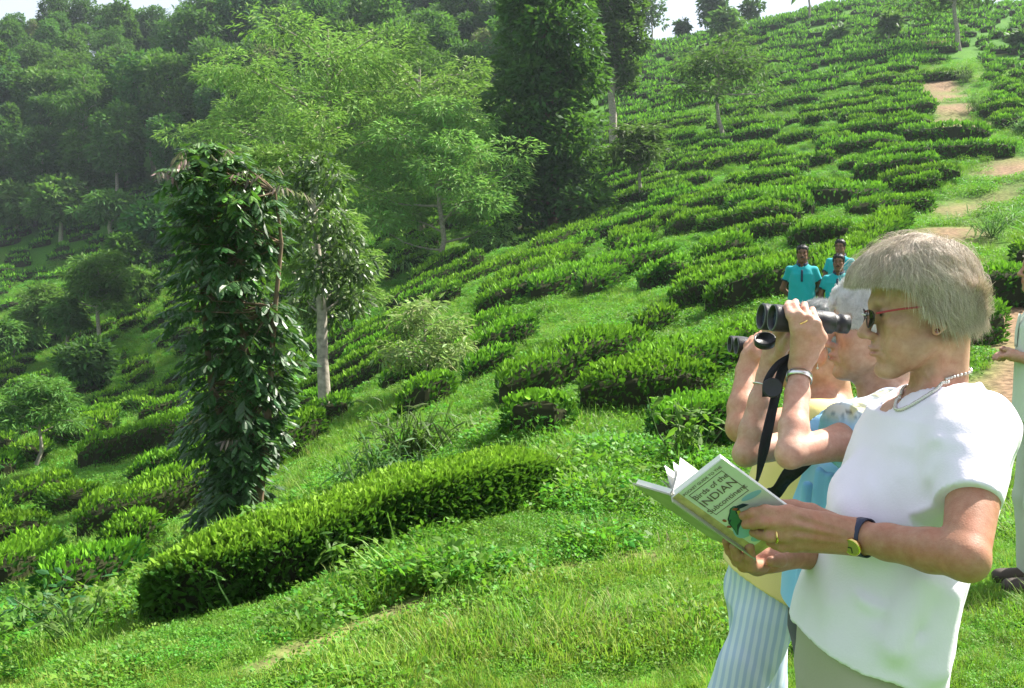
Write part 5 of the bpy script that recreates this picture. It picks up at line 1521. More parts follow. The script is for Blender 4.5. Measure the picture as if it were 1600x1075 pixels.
w1 = norm(np.cross(wa, [0, 1, 0])); w1 = w1 if w1[2] > 0 else -w1; w2 = np.cross(wa, w1); w2 = w2 if w2[1] < 0 else -w2
tt = np.linspace(0, 2 * math.pi, 33); rp = wc + np.cos(tt)[:, None] * w1 * .0300 + np.sin(tt)[:, None] * w2 * .0285
wt = empty('wristwatch', (0, 0, 0)); wt.parent = A
V, F = ribbon(rp, (rp - wc), .016, .0012); o = part('strap', [(V, F)], M_navy, A); o.parent = wt
wd = norm(w2 * .97 - w1 * .28); wo = wc + wd * .0292
o = part('case', [lathe([(-.001, .0001), (-.001, .0145), (.004, .015), (.006, .0135), (.0055, .0125)], wo, wd, 28)], M_gold, A); o.parent = wt
o = part('dial', [lathe([(.0054, .0126), (.0055, .006), (.0055, .0001)], wo, wd, 28)], mat_plain('gilt_dial', (0.42, 0.33, 0.14), rough=0.35, metal=0.6), A); o.parent = wt
tA = np.cross(wd, wa); o = part('hands', [ribbon([wo + wd * .0062, wo + wd * .0062 + tA * .009], wd, .0012, .0003), ribbon([wo + wd * .0062, wo + wd * .0062 + wa * .006], wd, .0014, .0003)], M_black, A, False); o.parent = wt
fd = norm(P(1202, 838, 1.584) - kn[2]); rc_ = kn[2] * .35 + P(1202, 838, 1.584) * .65
part('ring', [tube([rc_ + .0112 * (math.cos(t) * norm(np.cross(fd, [0, 1, 0])) + math.sin(t) * np.array([0, 1, 0])) for t in np.linspace(0, 6.283, 20)], .0021, 6)], M_gold, A)

# ------------------------------------------------------------------ the book
B0, B1 = P(1050, 778, 1.604), P(1180, 869, 1.672)
F0 = P(1121, 711, 1.560)
vv = B1 - B0; bh = np.linalg.norm(vv); vv = vv / bh
uu = F0 - B0; uu = uu - vv * (uu @ vv); bw = np.linalg.norm(uu); uu = uu / bw
nn_ = np.cross(uu, vv); nn_ = nn_ if nn_[1] > 0 else -nn_            # from the front cover into the pages
BK = empty('book', tuple(B0)); tag(BK, 'worn pale bird guide held open by the woman in white', 'book')
def bslab(o, e1, e2, e3, bev=0.0):
    V = [o + a * e1 + b * e2 + c * e3 for a in (0, 1) for b in (0, 1) for c in (0, 1)]
    return np.array(V), np.array([(0, 1, 3, 2), (4, 6, 7, 5), (0, 4, 5, 1), (2, 3, 7, 6), (0, 2, 6, 4), (1, 5, 7, 3)])
M_cover = mat_plain('worn_cover', (0.58, 0.60, 0.54), rough=0.45, spec=0.35, bump=0.1, bscale=60, var=0.08, vscale=18)
M_cover2 = mat_plain('worn_back_cover', (0.36, 0.37, 0.27), rough=0.5, spec=0.3, var=0.15, vscale=25)
M_edge = mat_plain('scuffed_border', (0.42, 0.34, 0.15), rough=0.6, var=0.35, vscale=60)
M_inkb = mat_plain('brown_print', (0.14, 0.10, 0.085), rough=0.6)
part('front_cover', [bslab(B0, uu * bw, vv * bh, nn_ * .0028)], M_cover, BK, False)
part('front_pages', [bslab(B0 + uu * .004 + vv * .003 + nn_ * .0031, uu * (bw - .008), vv * (bh - .006), nn_ * .014)], M_white, BK, False)
u2 = P(1007, 769, 1.70) - B0; u2 = u2 - vv * (u2 @ vv); u2 = norm(u2) * bw; n2 = norm(np.cross(vv, u2)); n2 = n2 if n2[2] > 0 else -n2
o2 = B0 + nn_ * .012 - uu * .006
part('back_cover', [bslab(o2, u2, vv * bh, n2 * .0028)], M_cover2, BK, False)
part('back_pages', [bslab(o2 + u2 * .03 + vv * .003 + n2 * .0031, u2 * .93, vv * (bh - .006), n2 * .009)], M_white, BK, False)
part('spine', [ribbon(np.array([B0 + nn_ * .001 - uu * .0005 + vv * t for t in (0, bh)]), -uu, .02, .0012), bslab(o2 - u2 * .01, B0 - o2 + nn_ * .003, vv * bh, n2 * .002)], M_cover2, BK, False)
for k in range(7):                                              # loose fanned leaves
    a_ = .10 + .06 * k; dirv = norm(uu * a_ + norm(u2) * (1 - a_) + n2 * .25); bend = n2 * .02 * math.sin(k * 1.3)
    pth = [B0 + nn_ * .014 + dirv * bw * (.42 + .05 * (k % 3)) * t + bend * t * t + norm(u2) * .012 * t ** 3 for t in np.linspace(0, 1, 7)]
    V = np.array([q + vv * s_ for q in pth for s_ in (.004, bh - .004)]); i = np.arange(6)[:, None] * 2
    part('page', [(V, np.concatenate([i, i + 1, i + 3, i + 2], 1))], M_white, BK)
def cov(a, b, lift=.0006): return B0 + uu * bw * a + vv * bh * b - nn_ * lift
def flat(name, poly, mat, lift=.0006):
    W = np.array([cov(a, b, lift) for a, b in poly]); m = len(W); V = np.vstack([W, W + nn_ * .0004, [W.mean(0)]]); j = np.arange(m); k = (j + 1) % m
    g = Geo(); g.add(V, np.stack([j, k, np.full(m, 2 * m)], 1)); g.add(V, np.stack([j, j + m, k + m, k], 1))
    return obj(name, g.mesh(name, [mat], BK.location), BK)
flat('border_strip', [(.01, .0), (.13, .0), (.13, 1), (.01, 1)], M_edge, .0004); flat('border_strip', [(.13, .90), (.99, .90), (.99, 1), (.13, 1)], M_edge, .0004)
for a, b, c, d in ((.20, .085, .84, .085), (.20, .40, .84, .40), (.20, .085, .20, .40), (.84, .085, .84, .40)):
    flat('title_frame', [(a - .004, b - .0025), (c + .004, b - .0025), (c + .004, d + .0025), (a - .004, d + .0025)], M_inkb)
def words(txt, a, b, size, sx=1.0, mat=M_inkb):
    cu = bpy.data.curves.new('lettering', 'FONT'); cu.body = txt; cu.size = size; cu.align_x = 'CENTER'; cu.align_y = 'CENTER'; cu.extrude = 0.0001
    cu.materials.append(mat)
    _t = bpy.data.objects.new('lettering', cu); _me = bpy.data.meshes.new_from_object(_t); bpy.data.objects.remove(_t)
    o = obj('lettering', _me, BK)
    R = Matrix((uu * sx, -vv, -nn_)).transposed().to_4x4(); R.translation = Vector(cov(a, b, .0009) - np.array(BK.location)); o.matrix_local = R
    return o
words('POCKET GUIDE TO THE', .52, .05, .0074); words('Birds of the', .52, .145, .0150); words('INDIAN', .52, .240, .0210); words('Subcontinent', .52, .340, .0148)
M_bg, M_bb, M_by, M_br, M_sky = (mat_plain(n_, c_, rough=.5) for n_, c_ in (('print_green', (.05, .17, .10)), ('print_dark', (.02, .045, .055)), ('print_yellow', (.6, .42, .06)), ('print_rust', (.3, .08, .05)), ('print_blue', (.24, .42, .55))))
def ellp(ca, cb, ra, rb, ang=0, m=22): return [(ca + (ra * math.cos(t) * math.cos(ang) - rb * math.sin(t) * math.sin(ang)) * bh / bw, cb + ra * math.cos(t) * math.sin(ang) + rb * math.sin(t) * math.cos(ang)) for t in np.linspace(0, 6.283, m, endpoint=False)]
_bh, _bt = np.array([.49 * bw, .44 * bh]), np.array([.13 * bw, .70 * bh])     # head and tail of the painted bird
_bx_ = norm(_bt - _bh); _by_ = np.array([-_bx_[1], _bx_[0]]); _bl = np.linalg.norm(_bt - _bh)
def bird(t, w): q = _bh + _bx_ * t * _bl + _by_ * w * _bl; return (q[0] / bw, q[1] / bh)
flat('cover_wash', ellp(.36, .66, .16, .10, -.6), M_sky, .0005); flat('cover_wash', ellp(.80, .46, .09, .03, .2), M_sky, .0005); flat('cover_wash', ellp(.40, .86, .12, .05, .2), M_sky, .0005)
def outline(up, lo, m=18):
    t = np.linspace(0, 1, m); return [bird(a, np.interp(a, *zip(*up))) for a in t] + [bird(a, np.interp(a, *zip(*lo))) for a in t[::-1]]
_up = [(0, .02), (.08, .12), (.2, .13), (.4, .20), (.6, .17), (.8, .07), (1, .02)]; _lo = [(0, -.03), (.08, -.12), (.2, -.13), (.35, -.20), (.6, -.14), (.8, -.05), (1, -.02)]
flat('painted_bird', outline(_up, _lo), M_bb, .0007)
flat('painted_bird', outline([(a, b * .8) for a, b in _up], [(a, b * .15) for a, b in _lo]), M_bg, .0009); flat('painted_bird', [bird(.25, -.12), bird(.3, .1), bird(.55, .12), bird(.72, .03), bird(.55, -.1), bird(.35, -.16)], M_bg, .001)
flat('painted_bird', [bird(.0, -.06), bird(-.05, -.22), bird(.02, -.36), bird(.08, -.22), bird(.12, -.1)], M_bb, .0011)
flat('painted_bird', [bird(.08, -.09), bird(.05, .02), bird(.11, .06), bird(.15, -.04)], M_br, .0012); flat('painted_bird', [bird(.16, -.12), bird(.18, -.05), bird(.42, -.10), bird(.40, -.17), bird(.25, -.16)], M_by, .0012)
for a, b in ((.20, .50), (.16, .58), (.30, .86), (.42, .90)): flat('painted_flower', ellp(a, b, .020, .012, a * 7), M_br, .001)
for a, b in ((.40, .78), (.50, .86), (.24, .54), (.34, .93)): flat('painted_leaf', ellp(a, b, .026, .007, b * 5), M_bb, .001)

# ================================================================== woman in light blue with binoculars
YB = 2.15
HB = head_frame(P(1364, 517, 2.22), -8, 3, 0, .92)
Bp = empty('person', (P(1330, 950, YB)[0], YB + .05, gz(P(1330, 950, YB)[0], YB + .05)))
tag(Bp, 'white haired woman in light blue shirt looking through large black binoculars', 'person')
S = Sdf(); add_head(S, HB, 1.15)
S.cone(HB.w(-.03, 0, -.03), P(1400, 640, 2.24), .048, .056, .02); S.cone(HB.w(.03, 0, -.095), P(1362, 640, 2.21), .02, .016, .025)
S.cone(P(1400, 650, 2.24), P(1340, 890, 2.24), .085, .085, .04)
shl, ell_, wrl = P(1392, 662, 2.07), P(1236, 708, 1.94), P(1250, 578, 2.06)
S.cone(P(1400, 655, 2.2), shl, .06, .05, .04)
S.chain([shl, (shl + ell_) / 2 + [0, 0, -.008], ell_], [.046, .036, .028], .012); S.ball(ell_ + [-.005, 0, -.006], .021, .012)
S.chain([ell_, ell_ + (wrl - ell_) * .3, ell_ + (wrl - ell_) * .7, wrl], [.0275, .028, .0235, .0195], .010)
kb = [P(1244, 512, 2.012), P(1258, 513, 2.008), P(1271, 520, 2.012), P(1283, 528, 2.02)]
for i, k_ in enumerate(kb): S.cone(wrl + [(-.006, -.002, .002, .006)[i], 0, .01], k_, .0155, .0115, .010)
S.cone(wrl + [0, 0, .012], P(1262, 540, 2.04), .019, .021, .012)
for i, (m1, m2, tp) in enumerate((((1235, 492), (1230, 481), (1232, 474)), ((1248, 491), (1241, 479), (1243, 472)), ((1263, 497), (1257, 484), (1257, 476)), ((1276, 505), (1270, 492), (1269, 484)))):
    finger(S, [kb[i], P(*m1, 2.008), P(*m2, 2.032), P(*tp, 2.062)], [.0100, .0090, .0083, .0072])
S.chain([P(1265, 556, 2.06), P(1278, 538, 2.085), P(1268, 526, 2.10)], [.017, .013, .010], .006, .012)
shr, elr, wrr = P(1400, 660, 2.42), P(1166, 708, 2.22), P(1197, 588, 2.25)
S.cone(P(1400, 655, 2.25), shr, .06, .05, .04)
S.chain([shr, (shr + elr) / 2, elr], [.046, .036, .028], .012); S.ball(elr + [-.005, 0, -.006], .021, .012)
S.chain([elr, elr + (wrr - elr) * .3, elr + (wrr - elr) * .7, wrr], [.0275, .028, .0235, .0195], .010)
S.cone(wrr, P(1210, 540, 2.24), .0195, .023, .012)
for i, (k1, m1, tp) in enumerate((((1212, 528, 2.20), (1218, 512, 2.18), (1224, 500, 2.17)), ((1204, 530, 2.235), (1206, 512, 2.225), (1212, 498, 2.21)), ((1200, 534, 2.26), (1198, 516, 2.25), (1202, 503, 2.235)), ((1222, 534, 2.20), (1232, 520, 2.18), (1238, 508, 2.165)))):
    finger(S, [P(*k1), P(*m1), P(*tp)], [.0125, .0105, .0085])
S.chain([P(1216, 560, 2.22), P(1226, 540, 2.18), P(1232, 528, 2.165)], [.015, .012, .0095], .006, .012)
_zb = Bp.location[2]
for xx, yy in ((1325, 2.19), (1325, 2.29)):
    a_ = P(xx, 960, yy); S.cone(a_, [a_[0] + .02, a_[1], _zb + .12], .05, .04, .03)
M_skinB = mat_skin('pinkish_skin', (0.56, 0.35, 0.27))
_fb_ = face_cols(HB, (0.56, 0.35, 0.265), lips=(0.5, 0.2, 0.2), seed=13, warm=.5)
bodyB = sdf_obj('body', S, .0042, [M_skinB], Bp, _fb_, lo=(-9, -9, .6))
# shirt with a printed shoulder
S = Sdf()
S.loft(px_levels([(605, 1405, 35, .06), (630, 1398, 62, .12), (660, 1388, 84, .168), (720, 1366, 98, .18), (800, 1348, 104, .178), (870, 1336, 102, .176), (955, 1326, 101, .186)], 2.24), fA, lA, .02, 2.2)
_bd = ell_ - shl; S.cone(P(1400, 655, 2.18), shl, .066, .064, .04); S.cone(shl, shl + _bd * .62, .066, .070, .03)
_bdr = elr - shr; S.cone(P(1400, 655, 2.3), shr, .066, .064, .04); S.cone(shr, shr + _bdr * .5, .066, .066, .03)
for a_, b_ in ((P(1280, 735, 2.10), P(1268, 850, 2.10)), (P(1300, 745, 2.08), P(1290, 930, 2.08)), (P(1262, 760, 2.16), P(1246, 920, 2.16))): S.cone(a_, b_, .010, .008, .03)
S.cone(HB.w(-.022, 0, -.02), P(1392, 640, 2.24), .066, .074, .006, True); S.cone(P(1392, 645, 2.24), P(1352, 640, 2.22), .07, .03, .004, True)
_wr2 = wrinkle(.005, 12, 81, zs=.4)
_db = norm(_bd); _dbr = norm(_bdr)
def _postB(p, d):
    d = _wr2(p, d)
    sl = (p - shl) @ _db; rad = np.linalg.norm(np.cross(p - shl, _db), axis=1); on = (rad < .095) & (p[:, 1] < 2.10) & (p[:, 2] > 1.10)
    d = np.where(on & (sl > .03), np.maximum(d, sl - np.linalg.norm(_bd) * .50), d)
    sr = (p - shr) @ _dbr; on = (np.linalg.norm(np.cross(p - shr, _dbr), axis=1) < .095) & (p[:, 1] > 2.30)
    d = np.where(on & (sr > .03), np.maximum(d, sr - np.linalg.norm(_bdr) * .45), d)
    return d
S.post = _postB
_blue, _pale = np.array([.22, .50, .80]), np.array([.52, .70, .84])
def _colB(V):
    px, py = pix(V); n = noise3(V * 30, 5)
    t = np.clip(.25 + .5 * noise3(V * np.array([14, 14, 7]), 6), 0, 1)[:, None]; c = _blue * (1 - t * .35) + _pale * t * .35
    z = V[:, 2]; sh = np.clip((z - 1.255) / .03, 0, 1)[:, None] * np.clip((2.16 - V[:, 1:2]) / .05, 0, 1)       # printed yoke
    deep = np.array([.13, .24, .62]); ln = (np.abs(noise3(V * 55, 8)) < .10)[:, None] * 1.0; leafy = (noise3(V * 38, 9) > .25)[:, None] * 1.0
    yk = np.where(leafy > 0, np.array([.45, .48, .30]), np.array([.50, .60, .66])); up = np.clip((z - 1.315) / .01, 0, 1)[:, None]
    yk = yk * (1 - up * .75) + deep * up * .75; yk = yk * (1 - ln * .7)
    return c * (1 - sh) + yk * sh
shB = sdf_obj('shirt', S, .0075, [mat_cloth('light_blue_jersey', (.3, .6, .85), attr=True)], Bp, _colB, lo=(-9, -9, P(1326, 946, 2.24)[2]))
S = Sdf(); _bx = P(1328, 950, 2.24)
S.loft([(.62, _bx[0], 2.24, .085, .12), (.74, _bx[0], 2.24, .128, .165), (.88, _bx[0], 2.24, .125, .165), (.98, _bx[0] + .01, 2.24, .115, .15)], fA, lA, .03, 2.2)
footB = [(_bx[0] - .01, 2.13), (_bx[0] + .02, 2.34)]
legs(S, .74, (_bx[0], 2.24), fA, lA, footB, (.09, .08, .07), .075, .04); S.post = wrinkle(.006, 8, 91)
sdf_obj('trousers', S, .012, [mat_cloth('charcoal_cotton', (.045, .05, .055))], Bp); shoes(Bp, footB, fA)
Hb = Sdf(); Hb.ell((-.012, 0, .050), (.098, .080, .082), None, .02); Hb.ell((.030, 0, .078), (.055, .06, .04), None, .02); Hb.ell((-.07, 0, .01), (.045, .07, .06), None, .03)
Hb.ell((.11, 0, -.01), (.062, .11, .062), None, .014, True); Hb.ell((.06, 0, -.08), (.07, .11, .075), None, .012, True); Hb.ell((-.02, 0, -.10), (.06, .075, .05), None, .01, True)
Hb.post = lambda p, d: d + .006 * noise3(p * 55, 15)
_hcB = [(.82, .82, .82), (.88, .88, .88), (.74, .74, .74)]
def _startB(r, n):
    v = norm(r.normal(size=(n * 3, 3)) + [0, 0, .4]); p = np.array([-.012, 0, .058]) + v * np.array([.106, .086, .088]); return p[(p[:, 2] > .0) & ~((p[:, 0] > .055) & (p[:, 2] < .06))][:n]
sB = hair_strands(HB, Hb, 14000, .06, _startB, lambda p: norm(p - [-.03, 0, .12]) + [.2, 0, -.1], _hcB, .00025, 12, .006, curl=.9, seed=15, fine=True)
hair_obj('hair', HB, Bp, Hb, .0045, [sB], (.8, .8, .8))
_wb = wrl + (ell_ - wrl) * .10; _wbd = norm(wrl - ell_); _ub = norm(np.cross(_wbd, [0, 1, 0])); _vb = np.cross(_wbd, _ub)
tt = np.linspace(0, 6.283, 25); rp = np.array([_wb + (.0248) * (math.cos(t) * _ub + math.sin(t) * _vb) for t in tt])
part('bracelet_watch', [ribbon(rp, rp - _wb, .013, .0012)], M_silver, Bp)
_wb = wrr + (elr - wrr) * .12; _wbd = norm(wrr - elr); _ub = norm(np.cross(_wbd, [0, 1, 0])); _vb = np.cross(_wbd, _ub)
part('bangle', [tube([_wb + .0240 * (math.cos(t) * _ub + math.sin(t) * _vb) for t in tt], .0014, 5)], M_silver, Bp)
rb_ = kb[1] * .55 + P(1248, 491, 2.008) * .45; fd = norm(P(1248, 491, 2.008) - kb[1]); ua = norm(np.cross(fd, [0, 1, 0]))
part('ring', [tube([rb_ + .0118 * (math.cos(t) * ua + math.sin(t) * np.cross(fd, ua)) for t in tt], .0018, 5)], M_gold, Bp)
part('ear_stud', [lathe([(0, .0001), (0, .004), (.004, .003), (.005, .0001)], HB.w(-.004, .075, -.026), HB.l, 10)], M_silver, Bp)

# ------------------------------------------------------------------ binoculars
def binoculars(label, eye, ax, up, sep, L=.145, robj=.026, reye=.019):
    """two barrels; eye: point between the eyecups; ax: viewing direction"""
    ax = norm(ax); rt = norm(np.cross(ax, up)); up = np.cross(rt, ax)
    b = empty('binoculars', tuple(eye)); tag(b, label, 'binoculars')
    for q in (-1, 1):
        o = np.asarray(eye) + rt * q * sep / 2
        e_ = part('eyepiece', [lathe([(.0, .010), (0.0, reye), (.018, reye), (.020, reye * .88), (.028, reye * .9), (.032, reye * .98)], o, ax)], M_black, b)
        oo = o + rt * q * .002
        bar = part('barrel', [lathe([(.030, reye * .9), (.034, reye * 1.15), (.06, reye * 1.2), (.075, reye * 1.12), (L * .62, robj * .9), (L * .72, robj), (L - .004, robj * 1.04), (L, robj * 1.02), (L, robj * .88), (L - .012, robj * .84)], oo, ax, 32)], M_black, b)
        ln = part('objective_lens', [lathe([(L - .011, robj * .86), (L - .009, robj * .5), (L - .008, .0001)], oo, ax, 28)], M_glass, b); ln.parent = bar; ln.location = (0, 0, 0)
        V, F = lathe([(L - .001, robj * 1.03), (L + .0008, robj * .98), (L - .001, robj * .9)], oo, ax, 32)
        rm = part('objective_rim', [(V, F)], mat_plain('grey_rim', (.2, .2, .21), rough=.3), b); rm.parent = bar
    c = np.asarray(eye) + ax * .045
    part('hinge', [lathe([(0, .0001), (0, .011), (.05, .011), (.055, .008), (.055, .0001)], c + up * .006, ax, 16), bslab(c - rt * sep / 2 - up * .006, rt * sep, ax * .028, up * .012)], M_black, b)
    part('focus_wheel', [lathe([(0, .0001), (0, .012), (.016, .012), (.016, .0001)], c + up * .010 - ax * .016, ax, 20)], M_black, b)
    return b, ax, rt, up
eyeB = HB.w(.142, 0, .006); axB = norm(P(1205, 496, 2.055) - P(1318, 506, 2.070)); 
eyeB = (P(1322, 506, 2.062) + P(1306, 505, 2.122)) / 2
BN, ax_, rt_, up_ = binoculars('large black binoculars with hanging lens caps held by the woman in blue', eyeB, axB, (0, 0, 1), .062, .158, .0265, .0195)
# strap and rain guard
st1 = spline([P(1268, 530, 2.10), P(1240, 558, 2.10), P(1222, 580, 2.085), P(1207, 640, 2.06), P(1196, 690, 2.05), P(1186, 740, 2.06), P(1180, 768, 2.10), P(1190, 778, 2.14), P(1212, 768, 2.14), P(1240, 735, 2.10), P(1285, 690, 2.10)], 60)
nn2 = np.stack([np.sin(np.linspace(0, 3.2, 60)) * .9, -np.ones(60), .3 * np.ones(60)], -1)
wid_ = np.interp(np.linspace(0, 1, 60), [0, .18, .3, .42, .5, .6, .68, .8, 1], [.012, .022, .024, .034, .018, .028, .022, .036, .036])
part('neck_strap', [ribbon(st1, nn2, wid_, .0012)], M_strap, BN)
part('strap_loop', [ribbon(spline([P(1240, 555, 2.08), P(1215, 570, 2.06), P(1198, 596, 2.05), P(1196, 620, 2.05)], 16), (0.3, -1, 0.2), .014, .0012)], M_strap, BN)
co = P(1207, 606, 2.035); cd = norm([-.25, -1, .18])
part('lens_cap', [lathe([(-.006, .0001), (-.006, .019), (.0, .020), (.004, .019), (.003, .016), (.002, .0001)], co, cd, 28)], M_black, BN)
co = P(1195, 531, 2.13); cd = norm([-.12, -.55, .85])
part('lens_cap', [lathe([(-.010, .0001), (-.010, .021), (.004, .0225), (.005, .020), (-.002, .019), (-.003, .0001)], co, cd, 28)], M_black, BN)

# ================================================================== woman in yellow behind
YC = 2.72
HC = head_frame(P(1279, 548, YC), -20, -2, 0, .95)
Cp = empty('person', (P(1210, 930, YC)[0], YC, gz(P(1210, 930, YC)[0], YC)))
tag(Cp, 'woman in yellow top and pale striped trousers half hidden behind raised arms', 'person')
S = Sdf(); add_head(S, HC, 1.0, fine=False)
S.cone(HC.w(-.022, 0, -.03), P(1296, 625, YC + .01), .052, .06, .03); S.cone(HC.w(.03, 0, -.095), P(1265, 640, YC), .024, .03, .04)
S.ell(P(1285, 660, YC), (.085, .145, .055), None, .05)
S.cone(P(1280, 665, YC), P(1225, 840, YC), .08, .08, .04)
sl_, el_, wl_ = P(1298, 655, YC - .16), P(1158, 668, 2.52), P(1166, 580, 2.60)
S.cone(P(1288, 650, YC), sl_, .055, .046, .04); S.chain([sl_, el_], [.046, .036], .02); S.chain([el_, el_ + (wl_ - el_) * .35, wl_], [.036, .037, .025], .015)
S.cone(wl_, P(1172, 558, 2.60), .024, .026, .015)
for k1, m1, tp in (((1178, 548, 2.58), (1184, 532, 2.59), (1190, 521, 2.61)), ((1172, 548, 2.60), (1176, 535, 2.62), (1184, 524, 2.64)), ((1184, 556, 2.58), (1196, 545, 2.58), (1204, 535, 2.60)), ((1168, 552, 2.62), (1168, 540, 2.64), (1176, 528, 2.66))): finger(S, [P(*k1), P(*m1), P(*tp)], [.0125, .0105, .0085])
sr_, er_, wr_ = P(1298, 655, YC + .17), P(1178, 690, 2.86), P(1190, 590, 2.80)
S.cone(P(1288, 650, YC), sr_, .055, .046, .04); S.chain([sr_, er_], [.046, .036], .02); S.chain([er_, (er_ + wr_) / 2, wr_], [.036, .034, .024], .015)
S.cone(wr_, P(1196, 560, 2.78), .024, .026, .015)
for k1, m1, tp in (((1196, 548, 2.78), (1198, 535, 2.77), (1200, 525, 2.76)), ((1202, 550, 2.79), (1206, 537, 2.78), (1208, 527, 2.77)), ((1190, 550, 2.78), (1190, 538, 2.77), (1193, 527, 2.76)), ((1208, 556, 2.79), (1214, 545, 2.78), (1216, 535, 2.77))): finger(S, [P(*k1), P(*m1), P(*tp)], [.0125, .0105, .0085])
_zc = Cp.location[2]
_c0 = P(1195, 920, YC)
for fx_, fy_, q_ in ((_c0[0] - .20, YC - .12, 1), (_c0[0] + .07, YC + .14, -1)):
    S.cone([_c0[0], YC - .08 * q_, .68], [fx_, fy_, gz(fx_, fy_) + .10], .05, .035, .03)
sdf_obj('body', S, .0065, [mat_skin('warm_skin', (0.55, 0.31, 0.21))], Cp, face_cols(HC, (0.56, 0.32, 0.215), seed=23, warm=.6))
S = Sdf()
S.loft(px_levels([(640, 1290, 40, .12), (670, 1282, 55, .165), (720, 1250, 62, .17), (800, 1224, 70, .168), (870, 1208, 75, .175), (940, 1200, 77, .185)], YC), fA, lA, .02, 2.2)
S.cone(sl_ + [.01, 0, 0], sl_ + (el_ - sl_) * .22, .056, .055, .03); S.cone(sr_ + [.01, 0, 0], sr_ + (er_ - sr_) * .22, .056, .055, .03)
S.cone(HC.w(-.022, 0, -.02), P(1288, 640, YC), .07, .078, .006, True); S.cone(P(1288, 640, YC), P(1255, 690, YC - .02), .075, .03, .006, True)
_wr3 = wrinkle(.005, 11, 101); _hz = P(1204, 915, YC)
S.post = lambda p, d: np.maximum(_wr3(p, d), (_hz[2] - p[:, 2]) - .55 * (p[:, 0] - _hz[0]))
sdf_obj('shirt', S, .006, [mat_cloth('yellow_cotton', (.80, .64, .24))], Cp)
S = Sdf(); _cx = P(1195, 920, YC)
S.loft([(.58, _cx[0], YC, .06, .10), (.66, _cx[0], YC, .09, .15), (.72, _cx[0] + .015, YC, .10, .155), (.82, _cx[0] + .01, YC, .105, .15)], fA, lA, .03, 2.2)
footC = [(_cx[0] - .20, YC - .12), (_cx[0] + .07, YC + .14)]
legs(S, .68, (_cx[0], YC), fA, lA, footC, (.082, .070, .066), .08, .03); S.post = wrinkle(.010, 11, 111, zs=.25)
M_str, n, l = mat_new('striped_cotton')
_o = n.new('ShaderNodeOutputMaterial'); _p = n.new('ShaderNodeBsdfPrincipled'); _tc = n.new('ShaderNodeTexCoord'); _w = n.new('ShaderNodeTexWave'); _w.inputs['Scale'].default_value = 17; _w.inputs['Distortion'].default_value = .6; _w.inputs['Detail'].default_value = 1
_mp = n.new('ShaderNodeMapping'); _mp.inputs['Rotation'].default_value = (0, math.radians(-9), math.radians(20)); l.new(_tc.outputs['Object'], _mp.inputs['Vector']); l.new(_mp.outputs[0], _w.inputs['Vector'])
_cr = n.new('ShaderNodeValToRGB'); _cr.color_ramp.elements[0].color = (.40, .50, .66, 1); _cr.color_ramp.elements[1].color = (.58, .66, .72, 1); _cr.color_ramp.elements[0].position = .35; _cr.color_ramp.elements[1].position = .6
l.new(_w.outputs[0], _cr.inputs[0]); l.new(_cr.outputs[0], _p.inputs['Base Color']); _p.inputs['Roughness'].default_value = .85; l.new(_p.outputs[0], _o.inputs['Surface'])
sdf_obj('trousers', S, .010, [M_str], Cp); shoes(Cp, footC, fA)
Hc = Sdf(); Hc.ell((-.014, 0, .052), (.104, .084, .086), None, .02); Hc.ell((-.07, 0, -.005), (.04, .068, .06), None, .03)
Hc.ell((.11, 0, -.015), (.062, .11, .065), None, .014, True); Hc.ell((.055, 0, -.08), (.07, .11, .075), None, .012, True); Hc.ell((-.005, .08, -.012), (.026, .03, .034), None, .008, True); Hc.post = lambda p, d: d + .004 * noise3(p * 60, 25)
sC = hair_strands(HC, Hc, 5000, .06, _startB, lambda p: norm(p - [-.04, 0, .12]) + [0, 0, -.5], [(.42, .43, .43), (.58, .58, .57), (.3, .3, .3)], .0003, 9, .008, seed=25, fine=True)
hair_obj('hair', HC, Cp, Hc, .006, [sC], (.36, .36, .36))
part('earring', [lathe([(-.004, .0002), (0, .004), (.004, .0002)], HC.w(-.004, .078, -.042), (0, 0, 1), 8), tube([HC.w(-.004, .077, -.03), HC.w(-.004, .078, -.042)], .0008, 4)], M_silver, Cp)
eyC = P(1218, 541, YC - .02); binoculars('small black binoculars held by the woman in yellow', eyC, norm(np.array([-1.0, -.05, .03])), (0, 0, 1), .06, .125, .022, .017)

